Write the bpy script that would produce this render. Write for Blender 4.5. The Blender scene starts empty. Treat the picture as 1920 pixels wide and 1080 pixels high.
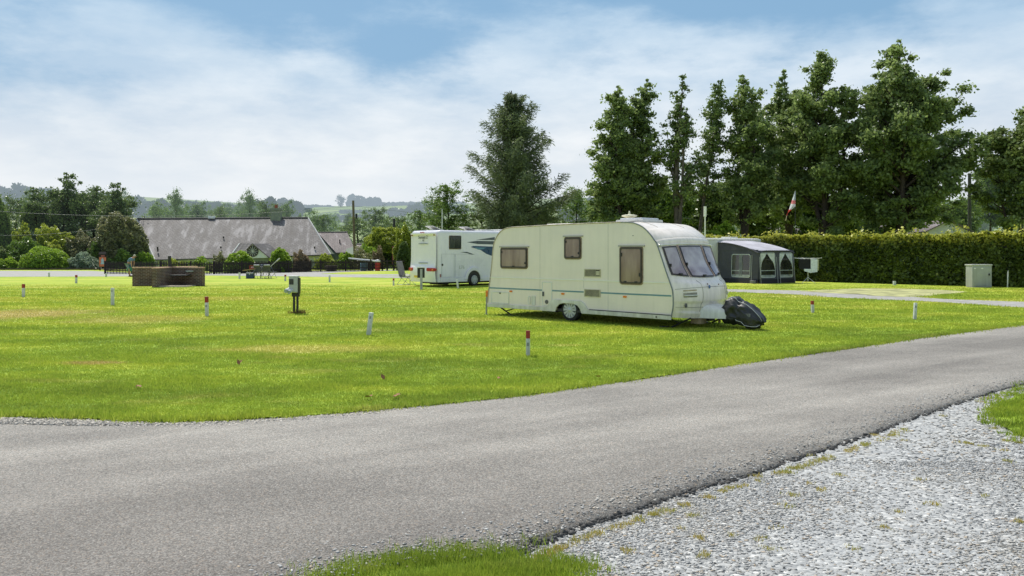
import bpy, bmesh, math, random
import numpy as np
from mathutils import Vector, Matrix
random.seed(7)
RNG = np.random.default_rng(11)
C = bpy.context.scene.collection
sc = bpy.context.scene
F = 1560.0; H = 1.85; HY = 470.0          # focal length in photo pixels, eye height, horizon row
def gx(px, Y): return (px-960.0)/F*Y
def gz(py, Y): return H+(HY-py)/F*Y
def gy(py, z=0.0): return F*(H-z)/(py-HY)
def G(px, py, z=0.0):
    Y = gy(py, z); return (gx(px, Y), Y)

# ------------------------------------------------------------------ materials
MATS = {}
def nt(name):
    m = bpy.data.materials.new(name); m.use_nodes = True
    t = m.node_tree; t.nodes.clear()
    out = t.nodes.new('ShaderNodeOutputMaterial')
    return m, t, out
def N(t, typ, **kw):
    n = t.nodes.new(typ)
    for k, v in kw.items():
        if k.startswith('i_'):
            key = k[2:]; key = int(key) if key.isdigit() else key.replace('_', ' ')
            n.inputs[key].default_value = v
        else: setattr(n, k, v)
    return n
def L(t, a, b): t.links.new(a, b)
def ramp(t, fac, stops):
    r = N(t, 'ShaderNodeValToRGB'); L(t, fac, r.inputs[0])
    e = r.color_ramp.elements
    while len(e) < len(stops): e.new(0.5)
    for i, (p, c) in enumerate(stops):
        e[i].position = p; e[i].color = (*c, 1) if len(c) == 3 else c
    return r.outputs[0]
def mix(t, fac, a, b, mode='MIX'):
    m = N(t, 'ShaderNodeMix', data_type='RGBA', blend_type=mode)
    for sock, v in ((m.inputs[0], fac), (m.inputs[6], a), (m.inputs[7], b)):
        if isinstance(v, (int, float)): sock.default_value = v
        elif isinstance(v, tuple): sock.default_value = (*v, 1)
        else: L(t, v, sock)
    return m.outputs[2]
def noise(t, vec, scale, detail=3, rough=0.55):
    n = N(t, 'ShaderNodeTexNoise'); n.inputs['Scale'].default_value = scale
    n.inputs['Detail'].default_value = detail; n.inputs['Roughness'].default_value = rough
    if vec is not None: L(t, vec, n.inputs['Vector'])
    return n.outputs['Fac']
def maprange(t, v, a, b, c, d):
    m = N(t, 'ShaderNodeMapRange'); L(t, v, m.inputs[0])
    for i, x in enumerate((a, b, c, d)): m.inputs[i+1].default_value = x
    return m.outputs[0]
def math_(t, op, a, b=None):
    m = N(t, 'ShaderNodeMath', operation=op)
    for s, v in ((m.inputs[0], a), (m.inputs[1], b)):
        if v is None: continue
        if isinstance(v, (int, float)): s.default_value = v
        else: L(t, v, s)
    return m.outputs[0]
def scaled(t, vec, s):
    m = N(t, 'ShaderNodeMapping'); L(t, vec, m.inputs[0]); m.inputs['Scale'].default_value = s
    return m.outputs[0]
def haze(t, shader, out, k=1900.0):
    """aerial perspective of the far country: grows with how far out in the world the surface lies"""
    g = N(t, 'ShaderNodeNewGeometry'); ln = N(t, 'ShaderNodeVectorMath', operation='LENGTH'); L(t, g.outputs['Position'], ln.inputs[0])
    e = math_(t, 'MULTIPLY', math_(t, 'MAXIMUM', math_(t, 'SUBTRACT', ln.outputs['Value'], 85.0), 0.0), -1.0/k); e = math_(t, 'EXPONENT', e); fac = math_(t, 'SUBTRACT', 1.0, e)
    em = N(t, 'ShaderNodeEmission'); em.inputs[0].default_value = (.44, .53, .61, 1); em.inputs[1].default_value = 0.95  # pale glow put into the material in place of real haze
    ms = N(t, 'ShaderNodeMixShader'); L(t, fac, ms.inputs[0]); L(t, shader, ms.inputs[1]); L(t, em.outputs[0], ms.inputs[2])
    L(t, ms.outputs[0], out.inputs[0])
def M(name, col=None, rough=0.5, var=0.12, scale=3.0, bump=0.0, bscale=None, metal=0.0, spec=0.5, dirt=None, coat=0.0, alpha=None, trans=0.0):
    if name in MATS: return MATS[name]
    m, t, out = nt(name)
    tc = N(t, 'ShaderNodeTexCoord'); v = tc.outputs['Object']
    f = noise(t, v, scale, 4)
    dark = tuple(c*(1-var*1.4) for c in col); lite = tuple(min(1, c*(1+var)) for c in col)
    c = ramp(t, f, [(0.3, dark), (0.7, lite)])
    if dirt:
        dcol, amount, zlo, zhi = dirt
        sx = N(t, 'ShaderNodeSeparateXYZ'); L(t, v, sx.inputs[0])
        zz = maprange(t, sx.outputs[2], zlo, zhi, 1, 0)
        st = noise(t, scaled(t, v, (6, 6, .5)), 1.5, 5, .6)
        st = maprange(t, st, .42, .7, 0, 1)
        a = math_(t, 'MULTIPLY', math_(t, 'ADD', math_(t, 'MULTIPLY', zz, .6), math_(t, 'MULTIPLY', st, .6)), amount)
        c = mix(t, a, c, dcol)
    p = N(t, 'ShaderNodeBsdfPrincipled'); L(t, c, p.inputs['Base Color'])
    rr = maprange(t, f, .2, .8, max(.02, rough-.08), min(1, rough+.1)); L(t, rr, p.inputs['Roughness'])
    p.inputs['Metallic'].default_value = metal; p.inputs['Specular IOR Level'].default_value = spec
    p.inputs['Coat Weight'].default_value = coat; p.inputs['Transmission Weight'].default_value = trans
    if alpha is not None: p.inputs['Alpha'].default_value = alpha
    if bump:
        b = N(t, 'ShaderNodeBump'); b.inputs['Strength'].default_value = bump; b.inputs['Distance'].default_value = 0.02
        L(t, noise(t, v, bscale or scale*6, 4), b.inputs['Height']); L(t, b.outputs[0], p.inputs['Normal'])
    L(t, p.outputs[0], out.inputs[0])
    MATS[name] = m; return m
def leafmat(name, dark, lite, tip=None, trans=0.35, rough=0.42, topz=None, hz=1900.0, patch=0.5):
    """foliage: tint per leaf (attribute rnd), clumps light and dark, optional sunlit top painted in through attribute tip"""
    m, t, out = nt(name)
    a = N(t, 'ShaderNodeAttribute', attribute_name='rnd'); g = N(t, 'ShaderNodeNewGeometry')
    n = noise(t, g.outputs['Position'], patch, 3)
    f = math_(t, 'ADD', math_(t, 'MULTIPLY', a.outputs['Fac'], .55), math_(t, 'MULTIPLY', maprange(t, n, .3, .7, 0, 1), .45))
    c = ramp(t, f, [(0.1, dark), (0.9, lite)])
    if tip:
        at = N(t, 'ShaderNodeAttribute', attribute_name='tip')
        c = mix(t, at.outputs['Fac'], c, tip)
    p = N(t, 'ShaderNodeBsdfPrincipled'); L(t, c, p.inputs['Base Color']); p.inputs['Roughness'].default_value = rough
    p.inputs['Specular IOR Level'].default_value = .35
    tr = N(t, 'ShaderNodeBsdfTranslucent'); L(t, mix(t, .5, c, tuple(min(1, x*1.5) for x in lite)), tr.inputs[0])
    ms = N(t, 'ShaderNodeMixShader'); ms.inputs[0].default_value = trans
    L(t, p.outputs[0], ms.inputs[1]); L(t, tr.outputs[0], ms.inputs[2])
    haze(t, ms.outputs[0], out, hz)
    MATS[name] = m; return m

# ------------------------------------------------------------------ mesh helpers
def link(o, parent=None):
    C.objects.link(o)
    if parent is not None: o.parent = parent
    return o
def tag(o, label=None, cat=None, group=None, kind=None):
    if label: o['label'] = label
    if cat: o['category'] = cat
    if group: o['group'] = group
    if kind: o['kind'] = kind
    return o
def thing(name, label, cat, loc=(0,0,0), rz=0.0, group=None):
    o = bpy.data.objects.new(name, None); o.empty_display_size = .2
    o.location = loc; o.rotation_euler = (0, 0, rz); link(o)
    return tag(o, label, cat, group)
def copy_thing(root, loc, rz=0.0, label=None, scale=None, group=None):
    r = root.copy(); C.objects.link(r); r.location = loc; r.rotation_euler = (0, 0, rz)
    if scale is not None: r.scale = scale
    if label: r['label'] = label
    if group: r['group'] = group
    def rec(src, dst):
        for ch in list(src.children):
            c = ch.copy(); C.objects.link(c); c.parent = dst; rec(ch, c)
    rec(root, r)
    return r
class MB:
    def __init__(s): s.v = []; s.f = []; s.mi = []; s.uv = {}; s.cur = 0
    def add(s, vs, fs, uvs=None):
        b = len(s.v); s.v += [tuple(x) for x in vs]
        for i, f in enumerate(fs):
            if uvs and uvs[i]: s.uv[len(s.f)] = uvs[i]
            s.f.append([b+k for k in f]); s.mi.append(s.cur)
        return s
    def box(s, a, b, bev=0.0):
        x0,y0,z0 = a; x1,y1,z1 = b
        vs = [(x0,y0,z0),(x1,y0,z0),(x1,y1,z0),(x0,y1,z0),(x0,y0,z1),(x1,y0,z1),(x1,y1,z1),(x0,y1,z1)]
        return s.add(vs, [(0,3,2,1),(4,5,6,7),(0,1,5,4),(1,2,6,5),(2,3,7,6),(3,0,4,7)])
    def tube(s, pts, r, n=8, cap=True):
        pts = [Vector(p) for p in pts]; rs = r if isinstance(r, (list, tuple)) else [r]*len(pts)
        vs = []; up = None
        for i, p in enumerate(pts):
            d = (pts[min(i+1, len(pts)-1)]-pts[max(i-1, 0)]).normalized()
            if up is None: up = d.orthogonal().normalized()
            up = (up - d*up.dot(d)); up = up.normalized() if up.length > 1e-6 else d.orthogonal().normalized()
            w = d.cross(up)
            for k in range(n):
                a = 2*math.pi*k/n; vs.append(p+(up*math.cos(a)+w*math.sin(a))*rs[i])
        fs = []
        for i in range(len(pts)-1):
            for k in range(n): fs.append((i*n+k, i*n+(k+1)%n, (i+1)*n+(k+1)%n, (i+1)*n+k))
        if cap: fs += [tuple(range(n))[::-1], tuple((len(pts)-1)*n+k for k in range(n))]
        return s.add(vs, fs)
    def lathe(s, prof, n=24, c=(0,0,0), axis='z'):
        vs = []
        for r, h in prof:
            for k in range(n):
                a = 2*math.pi*k/n
                if axis == 'z': vs.append((c[0]+r*math.cos(a), c[1]+r*math.sin(a), c[2]+h))
                elif axis == 'y': vs.append((c[0]+r*math.cos(a), c[1]+h, c[2]+r*math.sin(a)))
                else: vs.append((c[0]+h, c[1]+r*math.cos(a), c[2]+r*math.sin(a)))
        fs = []
        for i in range(len(prof)-1):
            for k in range(n): fs.append((i*n+k, i*n+(k+1)%n, (i+1)*n+(k+1)%n, (i+1)*n+k))
        fs += [tuple(range(n)), tuple((len(prof)-1)*n+k for k in range(n))]
        return s.add(vs, fs)
    def prism(s, poly, y0, y1, axis='y'):
        """poly in (a,b): extruded along the axis"""
        n = len(poly)
        def P(a, b, h):
            return (a, h, b) if axis == 'y' else ((h, a, b) if axis == 'x' else (a, b, h))
        vs = [P(a, b, y0) for a, b in poly]+[P(a, b, y1) for a, b in poly]
        fs = [tuple(range(n)), tuple(range(2*n-1, n-1, -1))]+[(k, n+k, n+(k+1)%n, (k+1)%n) for k in range(n)]
        return s.add(vs, fs)
    def ring(s, outer, inner, y0, y1, axis='y'):
        n = len(outer)
        def P(a, b, h):
            return (a, h, b) if axis == 'y' else ((h, a, b) if axis == 'x' else (a, b, h))
        vs = [P(*p, y0) for p in outer]+[P(*p, y0) for p in inner]+[P(*p, y1) for p in outer]+[P(*p, y1) for p in inner]
        fs = []
        for k in range(n):
            j = (k+1) % n
            fs += [(k, j, n+j, n+k), (2*n+k, 3*n+k, 3*n+j, 2*n+j), (k, 2*n+k, 2*n+j, j), (n+k, n+j, 3*n+j, 3*n+k)]
        return s.add(vs, fs)
    def sheet(s, grid, uv=False):
        """grid[i][j] of points"""
        n = len(grid); m = len(grid[0]); vs = [p for r in grid for p in r]
        fs = [(i*m+j, (i+1)*m+j, (i+1)*m+j+1, i*m+j+1) for i in range(n-1) for j in range(m-1)]
        return s.add(vs, fs)
    def slab(s, p, th, uvs=None):
        """quad p (4 points) given a thickness below its normal, uv in metres"""
        p = [Vector(x) for x in p]; nrm = (p[1]-p[0]).cross(p[3]-p[0]).normalized()
        q = [x-nrm*th for x in p]; ux = (p[1]-p[0]).normalized(); uy = nrm.cross(ux)
        uv = [((x-p[0]).dot(ux), (x-p[0]).dot(uy)) for x in p]
        s.add(p+q, [(0,1,2,3),(7,6,5,4),(0,4,5,1),(1,5,6,2),(2,6,7,3),(3,7,4,0)], [uv, uv[::-1]]+[None]*4)
        return s
    def split(s, name, mats, parent=None, **k):
        return [p.build(name, mats, parent, **k) for p in s.parts()]
    def parts(s):
        idx = list(range(len(s.v)))
        def fd(a):
            while idx[a] != a: idx[a] = idx[idx[a]]; a = idx[a]
            return a
        for f in s.f:
            for q in f[1:]: idx[fd(q)] = fd(f[0])
        gr_ = {}
        for i, f in enumerate(s.f): gr_.setdefault(fd(f[0]), []).append(i)
        out = []
        for fs in gr_.values():
            m = MB(); mp = {}
            for i in fs:
                nf = []
                for q in s.f[i]:
                    if q not in mp: mp[q] = len(m.v); m.v.append(s.v[q])
                    nf.append(mp[q])
                if i in s.uv: m.uv[len(m.f)] = s.uv[i]
                m.f.append(nf); m.mi.append(s.mi[i])
            out.append(m)
        return out
    def build(s, name, mats, parent=None, smooth=False, bevel=0.0, fix=True):
        me = bpy.data.meshes.new(name); me.from_pydata(s.v, [], s.f)
        if not isinstance(mats, (list, tuple)): mats = [mats]
        for m in mats: me.materials.append(m)
        if len(mats) > 1: me.polygons.foreach_set('material_index', s.mi)
        if s.uv:
            ul = me.uv_layers.new(name='UVMap')
            for fi, uv in s.uv.items():
                for k, li in enumerate(me.polygons[fi].loop_indices): ul.data[li].uv = uv[k]
        if fix:
            bm = bmesh.new(); bm.from_mesh(me); bmesh.ops.recalc_face_normals(bm, faces=bm.faces); bm.to_mesh(me); bm.free()
        if smooth:
            me.polygons.foreach_set('use_smooth', [True]*len(me.polygons))
            if smooth != 2: me.set_sharp_from_angle(angle=math.radians(40))
        o = bpy.data.objects.new(name, me); link(o, parent)
        if bevel:
            b = o.modifiers.new('bevel', 'BEVEL'); b.width = bevel; b.segments = 2; b.limit_method = 'ANGLE'; b.angle_limit = math.radians(35)
        return o
def fast(name, V, Fc, mat, parent=None, attrs=None, smooth=False):
    """numpy mesh: V (n,3), Fc (m,k) faces of equal size; attrs {name: per-face float}"""
    me = bpy.data.meshes.new(name); n = len(V); m, k = Fc.shape
    me.vertices.add(n); me.vertices.foreach_set('co', np.asarray(V, np.float32).ravel())
    me.loops.add(m*k); me.loops.foreach_set('vertex_index', Fc.astype(np.int32).ravel())
    me.polygons.add(m); me.polygons.foreach_set('loop_start', np.arange(0, m*k, k, dtype=np.int32))
    me.update(calc_edges=True)
    for an, av in (attrs or {}).items():
        at = me.attributes.new(an, 'FLOAT', 'FACE'); at.data.foreach_set('value', np.asarray(av, np.float32))
    me.materials.append(mat)
    if smooth: me.polygons.foreach_set('use_smooth', [True]*m)
    o = bpy.data.objects.new(name, me); link(o, parent)
    return o
def unit(a): return a/np.maximum(np.linalg.norm(a, axis=1, keepdims=True), 1e-9)
def leafset(Cn, size, up=0.4, outward=None, aspect=0.6, direction=None, rng=None):
    rng = rng or RNG
    n = len(Cn); nr = rng.normal(size=(n, 3)); nr[:, 2] += up
    if outward is not None: nr += outward
    nr = unit(nr)
    a = rng.normal(size=(n, 3)) if direction is None else direction+rng.normal(size=(n, 3))*.25
    a = unit(a-nr*np.sum(a*nr, axis=1, keepdims=True)); b = np.cross(nr, a)
    s = np.asarray(size).reshape(-1, 1)*np.ones((n, 1))
    s = s*(0.65+0.7*rng.random((n, 1)))
    V = np.empty((n, 4, 3)); V[:, 0] = Cn-a*s; V[:, 1] = Cn+b*s*aspect-a*s*.1+nr*s*.12; V[:, 2] = Cn+a*s; V[:, 3] = Cn-b*s*aspect-a*s*.1+nr*s*.12
    return V.reshape(-1, 3), np.arange(n*4).reshape(n, 4)
def rr(x0, z0, x1, z1, r, n=5):
    """rounded rectangle outline"""
    pts = []
    for cx, cz, a0 in ((x1-r, z1-r, 0), (x0+r, z1-r, 90), (x0+r, z0+r, 180), (x1-r, z0+r, 270)):
        for k in range(n):
            a = math.radians(a0+90*k/(n-1)); pts.append((cx+r*math.cos(a), cz+r*math.sin(a)))
    return pts
def catmull(P, n):
    P = [np.array(p, float) for p in P]; Q = [2*P[0]-P[1]]+P+[2*P[-1]-P[-2]]; out = []
    for i in range(1, len(Q)-2):
        a, b, c, d = Q[i-1:i+3]
        for k in range(n):
            t = k/n; out.append(.5*((2*b)+(c-a)*t+(2*a-5*b+4*c-d)*t*t+(3*b-a-3*c+d)*t**3))
    out.append(P[-1]); return out
def inside(poly, X, Y):
    """points in polygon, vectorised"""
    poly = np.asarray(poly); n = len(poly); r = np.zeros(len(X), bool); j = n-1
    for i in range(n):
        xi, yi = poly[i]; xj, yj = poly[j]
        c = ((yi > Y) != (yj > Y)) & (X < (xj-xi)*(Y-yi)/(yj-yi+1e-12)+xi)
        r ^= c; j = i
    return r
# ================================================================== camera, light, sky
cam = bpy.data.cameras.new('camera'); camo = bpy.data.objects.new('camera', cam); C.objects.link(camo)
camo.location = (0, 0, H); camo.rotation_euler = (math.radians(90), 0, 0)
cam.sensor_width = 36; cam.lens = F/1920*36; cam.shift_y = -(540-HY)/1920; cam.clip_end = 12000; cam.clip_start = .05
sc.camera = camo
sc.view_settings.view_transform = 'Standard'; sc.view_settings.look = 'None'; sc.view_settings.exposure = 0
SUN_EL = math.radians(56); SUN_AZ = math.radians(-34)      # azimuth from +Y towards +X
sd = Vector((math.sin(SUN_AZ)*math.cos(SUN_EL), math.cos(SUN_AZ)*math.cos(SUN_EL), math.sin(SUN_EL)))
sl = bpy.data.lights.new('sun', 'SUN'); sl.energy = 4.7; sl.angle = math.radians(.55); sl.color = (1, .95, .86)
so = bpy.data.objects.new('sun', sl); C.objects.link(so); so.rotation_euler = sd.to_track_quat('Z', 'Y').to_euler(); so.location = (0, 0, 50)

w = bpy.data.worlds.new('World'); sc.world = w; w.use_nodes = True
t = w.node_tree; t.nodes.clear(); out = t.nodes.new('ShaderNodeOutputWorld'); bg = t.nodes.new('ShaderNodeBackground')
sky = N(t, 'ShaderNodeTexSky', sky_type='NISHITA'); sky.sun_disc = False; sky.sun_elevation = SUN_EL; sky.sun_rotation = SUN_AZ
sky.air_density = 1.2; sky.dust_density = 1.5; sky.ozone_density = 1.5
tc = N(t, 'ShaderNodeTexCoord'); sx = N(t, 'ShaderNodeSeparateXYZ'); L(t, tc.outputs['Generated'], sx.inputs[0])
zz = sx.outputs[2]; xx = sx.outputs[0]
vec = scaled(t, tc.outputs['Generated'], (1.0, 1.0, 2.3))
def gauss(cx, cz, wx, wz, amp):
    a = math_(t, 'MULTIPLY', math_(t, 'SUBTRACT', xx, cx), 1/wx); b = math_(t, 'MULTIPLY', math_(t, 'SUBTRACT', zz, cz), 1/wz)
    e = math_(t, 'EXPONENT', math_(t, 'MULTIPLY', math_(t, 'ADD', math_(t, 'MULTIPLY', a, a), math_(t, 'MULTIPLY', b, b)), -1.0))
    return math_(t, 'MULTIPLY', e, amp)
n1 = noise(t, vec, 4.2, 12, .62); n2 = noise(t, scaled(t, tc.outputs['Generated'], (1.0, 1.0, 3.2)), 9.0, 6, .6)
cov = math_(t, 'ADD', math_(t, 'MULTIPLY', math_(t, 'SUBTRACT', n1, .5), 2.5), math_(t, 'MULTIPLY', math_(t, 'SUBTRACT', n2, .5), 1.1))
cov = math_(t, 'ADD', cov, maprange(t, zz, .15, .31, 1.0, -.10))
for g_ in ((-.20, .31, .20, .06, -.6), (.26, .30, .16, .05, -.7), (-.52, .285, .16, .022, -.9), (-.43, .29, .055, .05, .75), (.08, .27, .11, .05, .35), (.50, .25, .09, .06, .4), (-.13, .235, .04, .02, -.5), (-.36, .225, .13, .03, .3)):
    cov = math_(t, 'ADD', cov, gauss(*g_))
cfac = N(t, 'ShaderNodeMapRange', interpolation_type='SMOOTHSTEP'); L(t, cov, cfac.inputs[0]); cfac.inputs[1].default_value = -.12; cfac.inputs[2].default_value = .85
shade = noise(t, scaled(t, tc.outputs['Generated'], (1.0, 1.0, 3.0)), 5.2, 7, .58)
ccol = ramp(t, shade, [(.36, (.56, .66, .77)), (.5, (.74, .80, .855)), (.62, (.90, .925, .94))])
hz_ = maprange(t, zz, .02, .19, 1, 0)
side = maprange(t, xx, -.2, .65, 0, 1)
hcol = mix(t, side, (.80, .835, .865), (.70, .75, .80))
skyb = mix(t, 1.0, sky.outputs[0], (.085, .085, .085), 'MULTIPLY')
blue = mix(t, .8, skyb, (.24, .44, .66))
ccol = mix(t, maprange(t, zz, .11, .30, 0, .80), ccol, (.36, .56, .76)); c = mix(t, cfac.outputs[0], blue, ccol); c = mix(t, hz_, c, hcol)
# the upper dome (outside the picture): unseen pale fill, brightened to lift the ambient light
c = mix(t, maprange(t, zz, .40, .85, 0, .75), c, (.62, .66, .71))
c = mix(t, maprange(t, zz, -.05, .0, 1, 0), c, (.30, .36, .22))
L(t, c, bg.inputs[0]); bg.inputs[1].default_value = 1.07; L(t, bg.outputs[0], out.inputs[0])

# ================================================================== ground
def grasscol(t, pos, pale=1.0):
    big = noise(t, scaled(t, pos, (.45, 1.0, 1)), .42, 5, .65); mid = noise(t, scaled(t, pos, (.6, 1.3, 1)), 1.7, 5, .65); fine = noise(t, pos, 26, 3, .7)
    f = math_(t, 'ADD', math_(t, 'MULTIPLY', big, .70), math_(t, 'ADD', math_(t, 'MULTIPLY', mid, .34), math_(t, 'MULTIPLY', fine, .10))); sy_ = N(t, 'ShaderNodeSeparateXYZ'); L(t, pos, sy_.inputs[0]); f = math_(t, 'ADD', math_(t, 'SUBTRACT', f, .125), maprange(t, sy_.outputs[1], 7, 30, -.02, .085))
    c = ramp(t, f, [(.37, (.175, .27, .030)), (.45, (.255, .365, .036)), (.54, (.365, .445, .048)), (.63, (.47, .485, .085)), (.72, (.55, .49, .17))])
    return c, fine, mid
def patches(t, c, pos, mid):
    """worn straw patches"""
    wn = noise(t, scaled(t, pos, (.5, 1.2, 1)), .8, 4, .6); wn = maprange(t, wn, .58, .72, 0, .7); c = mix(t, wn, c, (.46, .42, .13))
    for (px, py, rx, ry, col) in ((20, 590, 2.6, 2.2, (.58, .44, .22)), (250, 600, 2.0, 1.4, (.50, .45, .15)), (170, 681, .6, .28, (.45, .30, .14)), (560, 655, 2.0, .7, (.52, .46, .14)), (1500, 556, 3.6, .9, (.43, .44, .10)), (420, 560, 2.5, 1.5, (.5, .46, .12)), (800, 600, 2.2, .8, (.46, .45, .11))):
        bx, by = G(px, py); a = N(t, 'ShaderNodeVectorMath', operation='SUBTRACT'); L(t, pos, a.inputs[0]); a.inputs[1].default_value = (bx, by, 0)
        s = scaled(t, a.outputs[0], (1/rx, 1/ry, 0)); l = N(t, 'ShaderNodeVectorMath', operation='LENGTH'); L(t, s, l.inputs[0])
        c = mix(t, maprange(t, math_(t, 'ADD', l.outputs['Value'], math_(t, 'MULTIPLY', math_(t, 'SUBTRACT', mid, .5), 2.0)), .5, 1.15, .8, 0), c, col)
    return c
m, t, out = nt('lawn'); g = N(t, 'ShaderNodeNewGeometry'); pos = g.outputs['Position']
c, fine, mid = grasscol(t, pos)
c = patches(t, c, pos, mid)
p = N(t, 'ShaderNodeBsdfPrincipled'); L(t, c, p.inputs['Base Color']); p.inputs['Roughness'].default_value = .85; p.inputs['Specular IOR Level'].default_value = .15
b = N(t, 'ShaderNodeBump'); b.inputs['Strength'].default_value = .9; b.inputs['Distance'].default_value = .05
L(t, math_(t, 'ADD', noise(t, scaled(t, pos, (.6, 1.2, 1)), .7, 3), math_(t, 'MULTIPLY', fine, .5)), b.inputs['Height']); L(t, b.outputs[0], p.inputs['Normal'])
L(t, p.outputs[0], out.inputs[0]); MATS['lawn'] = m

m, t, out = nt('grass_blade'); g = N(t, 'ShaderNodeNewGeometry'); a = N(t, 'ShaderNodeAttribute', attribute_name='rnd')
c, _, mid = grasscol(t, g.outputs['Position']); c = patches(t, c, g.outputs['Position'], mid)
c = mix(t, a.outputs['Fac'], mix(t, .25, c, (.30, .42, .03)), mix(t, .35, c, (.66, .64, .14)))
p = N(t, 'ShaderNodeBsdfPrincipled'); L(t, c, p.inputs['Base Color']); p.inputs['Roughness'].default_value = .5; p.inputs['Specular IOR Level'].default_value = .3
tr = N(t, 'ShaderNodeBsdfTranslucent'); L(t, c, tr.inputs[0]); ms = N(t, 'ShaderNodeMixShader'); ms.inputs[0].default_value = .5
L(t, p.outputs[0], ms.inputs[1]); L(t, tr.outputs[0], ms.inputs[2]); L(t, ms.outputs[0], out.inputs[0]); MATS['grass_blade'] = m

m, t, out = nt('asphalt'); g = N(t, 'ShaderNodeNewGeometry'); pos = g.outputs['Position']
vo = N(t, 'ShaderNodeTexVoronoi'); vo.inputs['Scale'].default_value = 105; L(t, pos, vo.inputs['Vector'])
sc1 = N(t, 'ShaderNodeSeparateColor'); L(t, vo.outputs['Color'], sc1.inputs[0])
agg = ramp(t, sc1.outputs[0], [(0, (.07, .065, .060)), (.30, (.19, .18, .165)), (.62, (.34, .325, .30)), (.86, (.52, .495, .46)), (.955, (.42, .31, .22)), (1, (.72, .69, .66))])
vo2 = N(t, 'ShaderNodeTexVoronoi'); vo2.inputs['Scale'].default_value = 26; L(t, pos, vo2.inputs['Vector'])
sc2 = N(t, 'ShaderNodeSeparateColor'); L(t, vo2.outputs['Color'], sc2.inputs[0])
sp = math_(t, 'MULTIPLY', math_(t, 'GREATER_THAN', sc2.outputs[1], .90), math_(t, 'LESS_THAN', vo2.outputs['Distance'], .33))
agg = mix(t, math_(t, 'MULTIPLY', sp, .6), agg, ramp(t, sc2.outputs[0], [(0, (.07, .07, .075)), (.5, (.35, .28, .22)), (1, (.62, .62, .60))]))
mp_ = N(t, 'ShaderNodeMapping'); L(t, pos, mp_.inputs[0]); mp_.inputs['Rotation'].default_value = (0, 0, -.58); mq_ = N(t, 'ShaderNodeMapping'); L(t, mp_.outputs[0], mq_.inputs[0]); mq_.inputs['Scale'].default_value = (.09, .8, 1)
trk = noise(t, mq_.outputs[0], 1.1, 4, .6); big = noise(t, scaled(t, pos, (.6, 1, 1)), .5, 5, .65)
tone = math_(t, 'ADD', math_(t, 'MULTIPLY', trk, .6), math_(t, 'MULTIPLY', big, .5))
c = mix(t, .40, agg, ramp(t, tone, [(.42, (.20, .19, .178)), (.54, (.275, .265, .25)), (.66, (.36, .348, .33))])); c = mix(t, 1.0, c, ramp(t, tone, [(.42, (.68, .675, .67)), (.66, (.98, .965, .94))]), 'MULTIPLY')
sxx = N(t, 'ShaderNodeSeparateXYZ'); L(t, pos, sxx.inputs[0])
near = maprange(t, math_(t, 'ADD', sxx.outputs[1], math_(t, 'MULTIPLY', noise(t, pos, 1.1, 4), 1.6)), 5.0, 9.0, 1, 0)
c = mix(t, math_(t, 'MULTIPLY', near, .85), c, mix(t, .7, agg, (.085, .072, .065), 'MIX'), 'MIX')
crk = noise(t, pos, 9, 5, .7); c = mix(t, maprange(t, crk, .62, .8, 0, .35), c, (.12, .11, .105))
p = N(t, 'ShaderNodeBsdfPrincipled'); L(t, c, p.inputs['Base Color']); p.inputs['Roughness'].default_value = .82; p.inputs['Specular IOR Level'].default_value = .3
b = N(t, 'ShaderNodeBump'); b.inputs['Strength'].default_value = .55; b.inputs['Distance'].default_value = .006; b.invert = True
L(t, vo.outputs['Distance'], b.inputs['Height'])
b2 = N(t, 'ShaderNodeBump'); b2.inputs['Strength'].default_value = .4; b2.inputs['Distance'].default_value = .05
L(t, noise(t, pos, 1.4, 5), b2.inputs['Height']); L(t, b.outputs[0], b2.inputs['Normal']); L(t, b2.outputs[0], p.inputs['Normal'])
L(t, p.outputs[0], out.inputs[0]); MATS['asphalt'] = m

m, t, out = nt('gravel'); g = N(t, 'ShaderNodeNewGeometry'); pos = g.outputs['Position']
vo = N(t, 'ShaderNodeTexVoronoi'); vo.inputs['Scale'].default_value = 38; L(t, scaled(t, pos, (.8, 1.3, 1)), vo.inputs['Vector'])
sc1 = N(t, 'ShaderNodeSeparateColor'); L(t, vo.outputs['Color'], sc1.inputs[0])
c = ramp(t, sc1.outputs[0], [(0, (.19, .195, .20)), (.3, (.29, .295, .295)), (.65, (.37, .37, .365)), (.9, (.46, .46, .45)), (1, (.68, .67, .65))])
mo = noise(t, pos, 3.5, 5, .65); c = mix(t, maprange(t, mo, .6, .75, 0, .5), c, (.36, .27, .15))
c = mix(t, maprange(t, noise(t, pos, .6, 3), .4, .7, 0, .45), c, (.43, .44, .45))
p = N(t, 'ShaderNodeBsdfPrincipled'); L(t, c, p.inputs['Base Color']); p.inputs['Roughness'].default_value = .8
b = N(t, 'ShaderNodeBump'); b.inputs['Strength'].default_value = .8; b.inputs['Distance'].default_value = .012; b.invert = True
L(t, vo.outputs['Distance'], b.inputs['Height']); L(t, b.outputs[0], p.inputs['Normal']); L(t, p.outputs[0], out.inputs[0]); MATS['gravel'] = m

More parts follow.
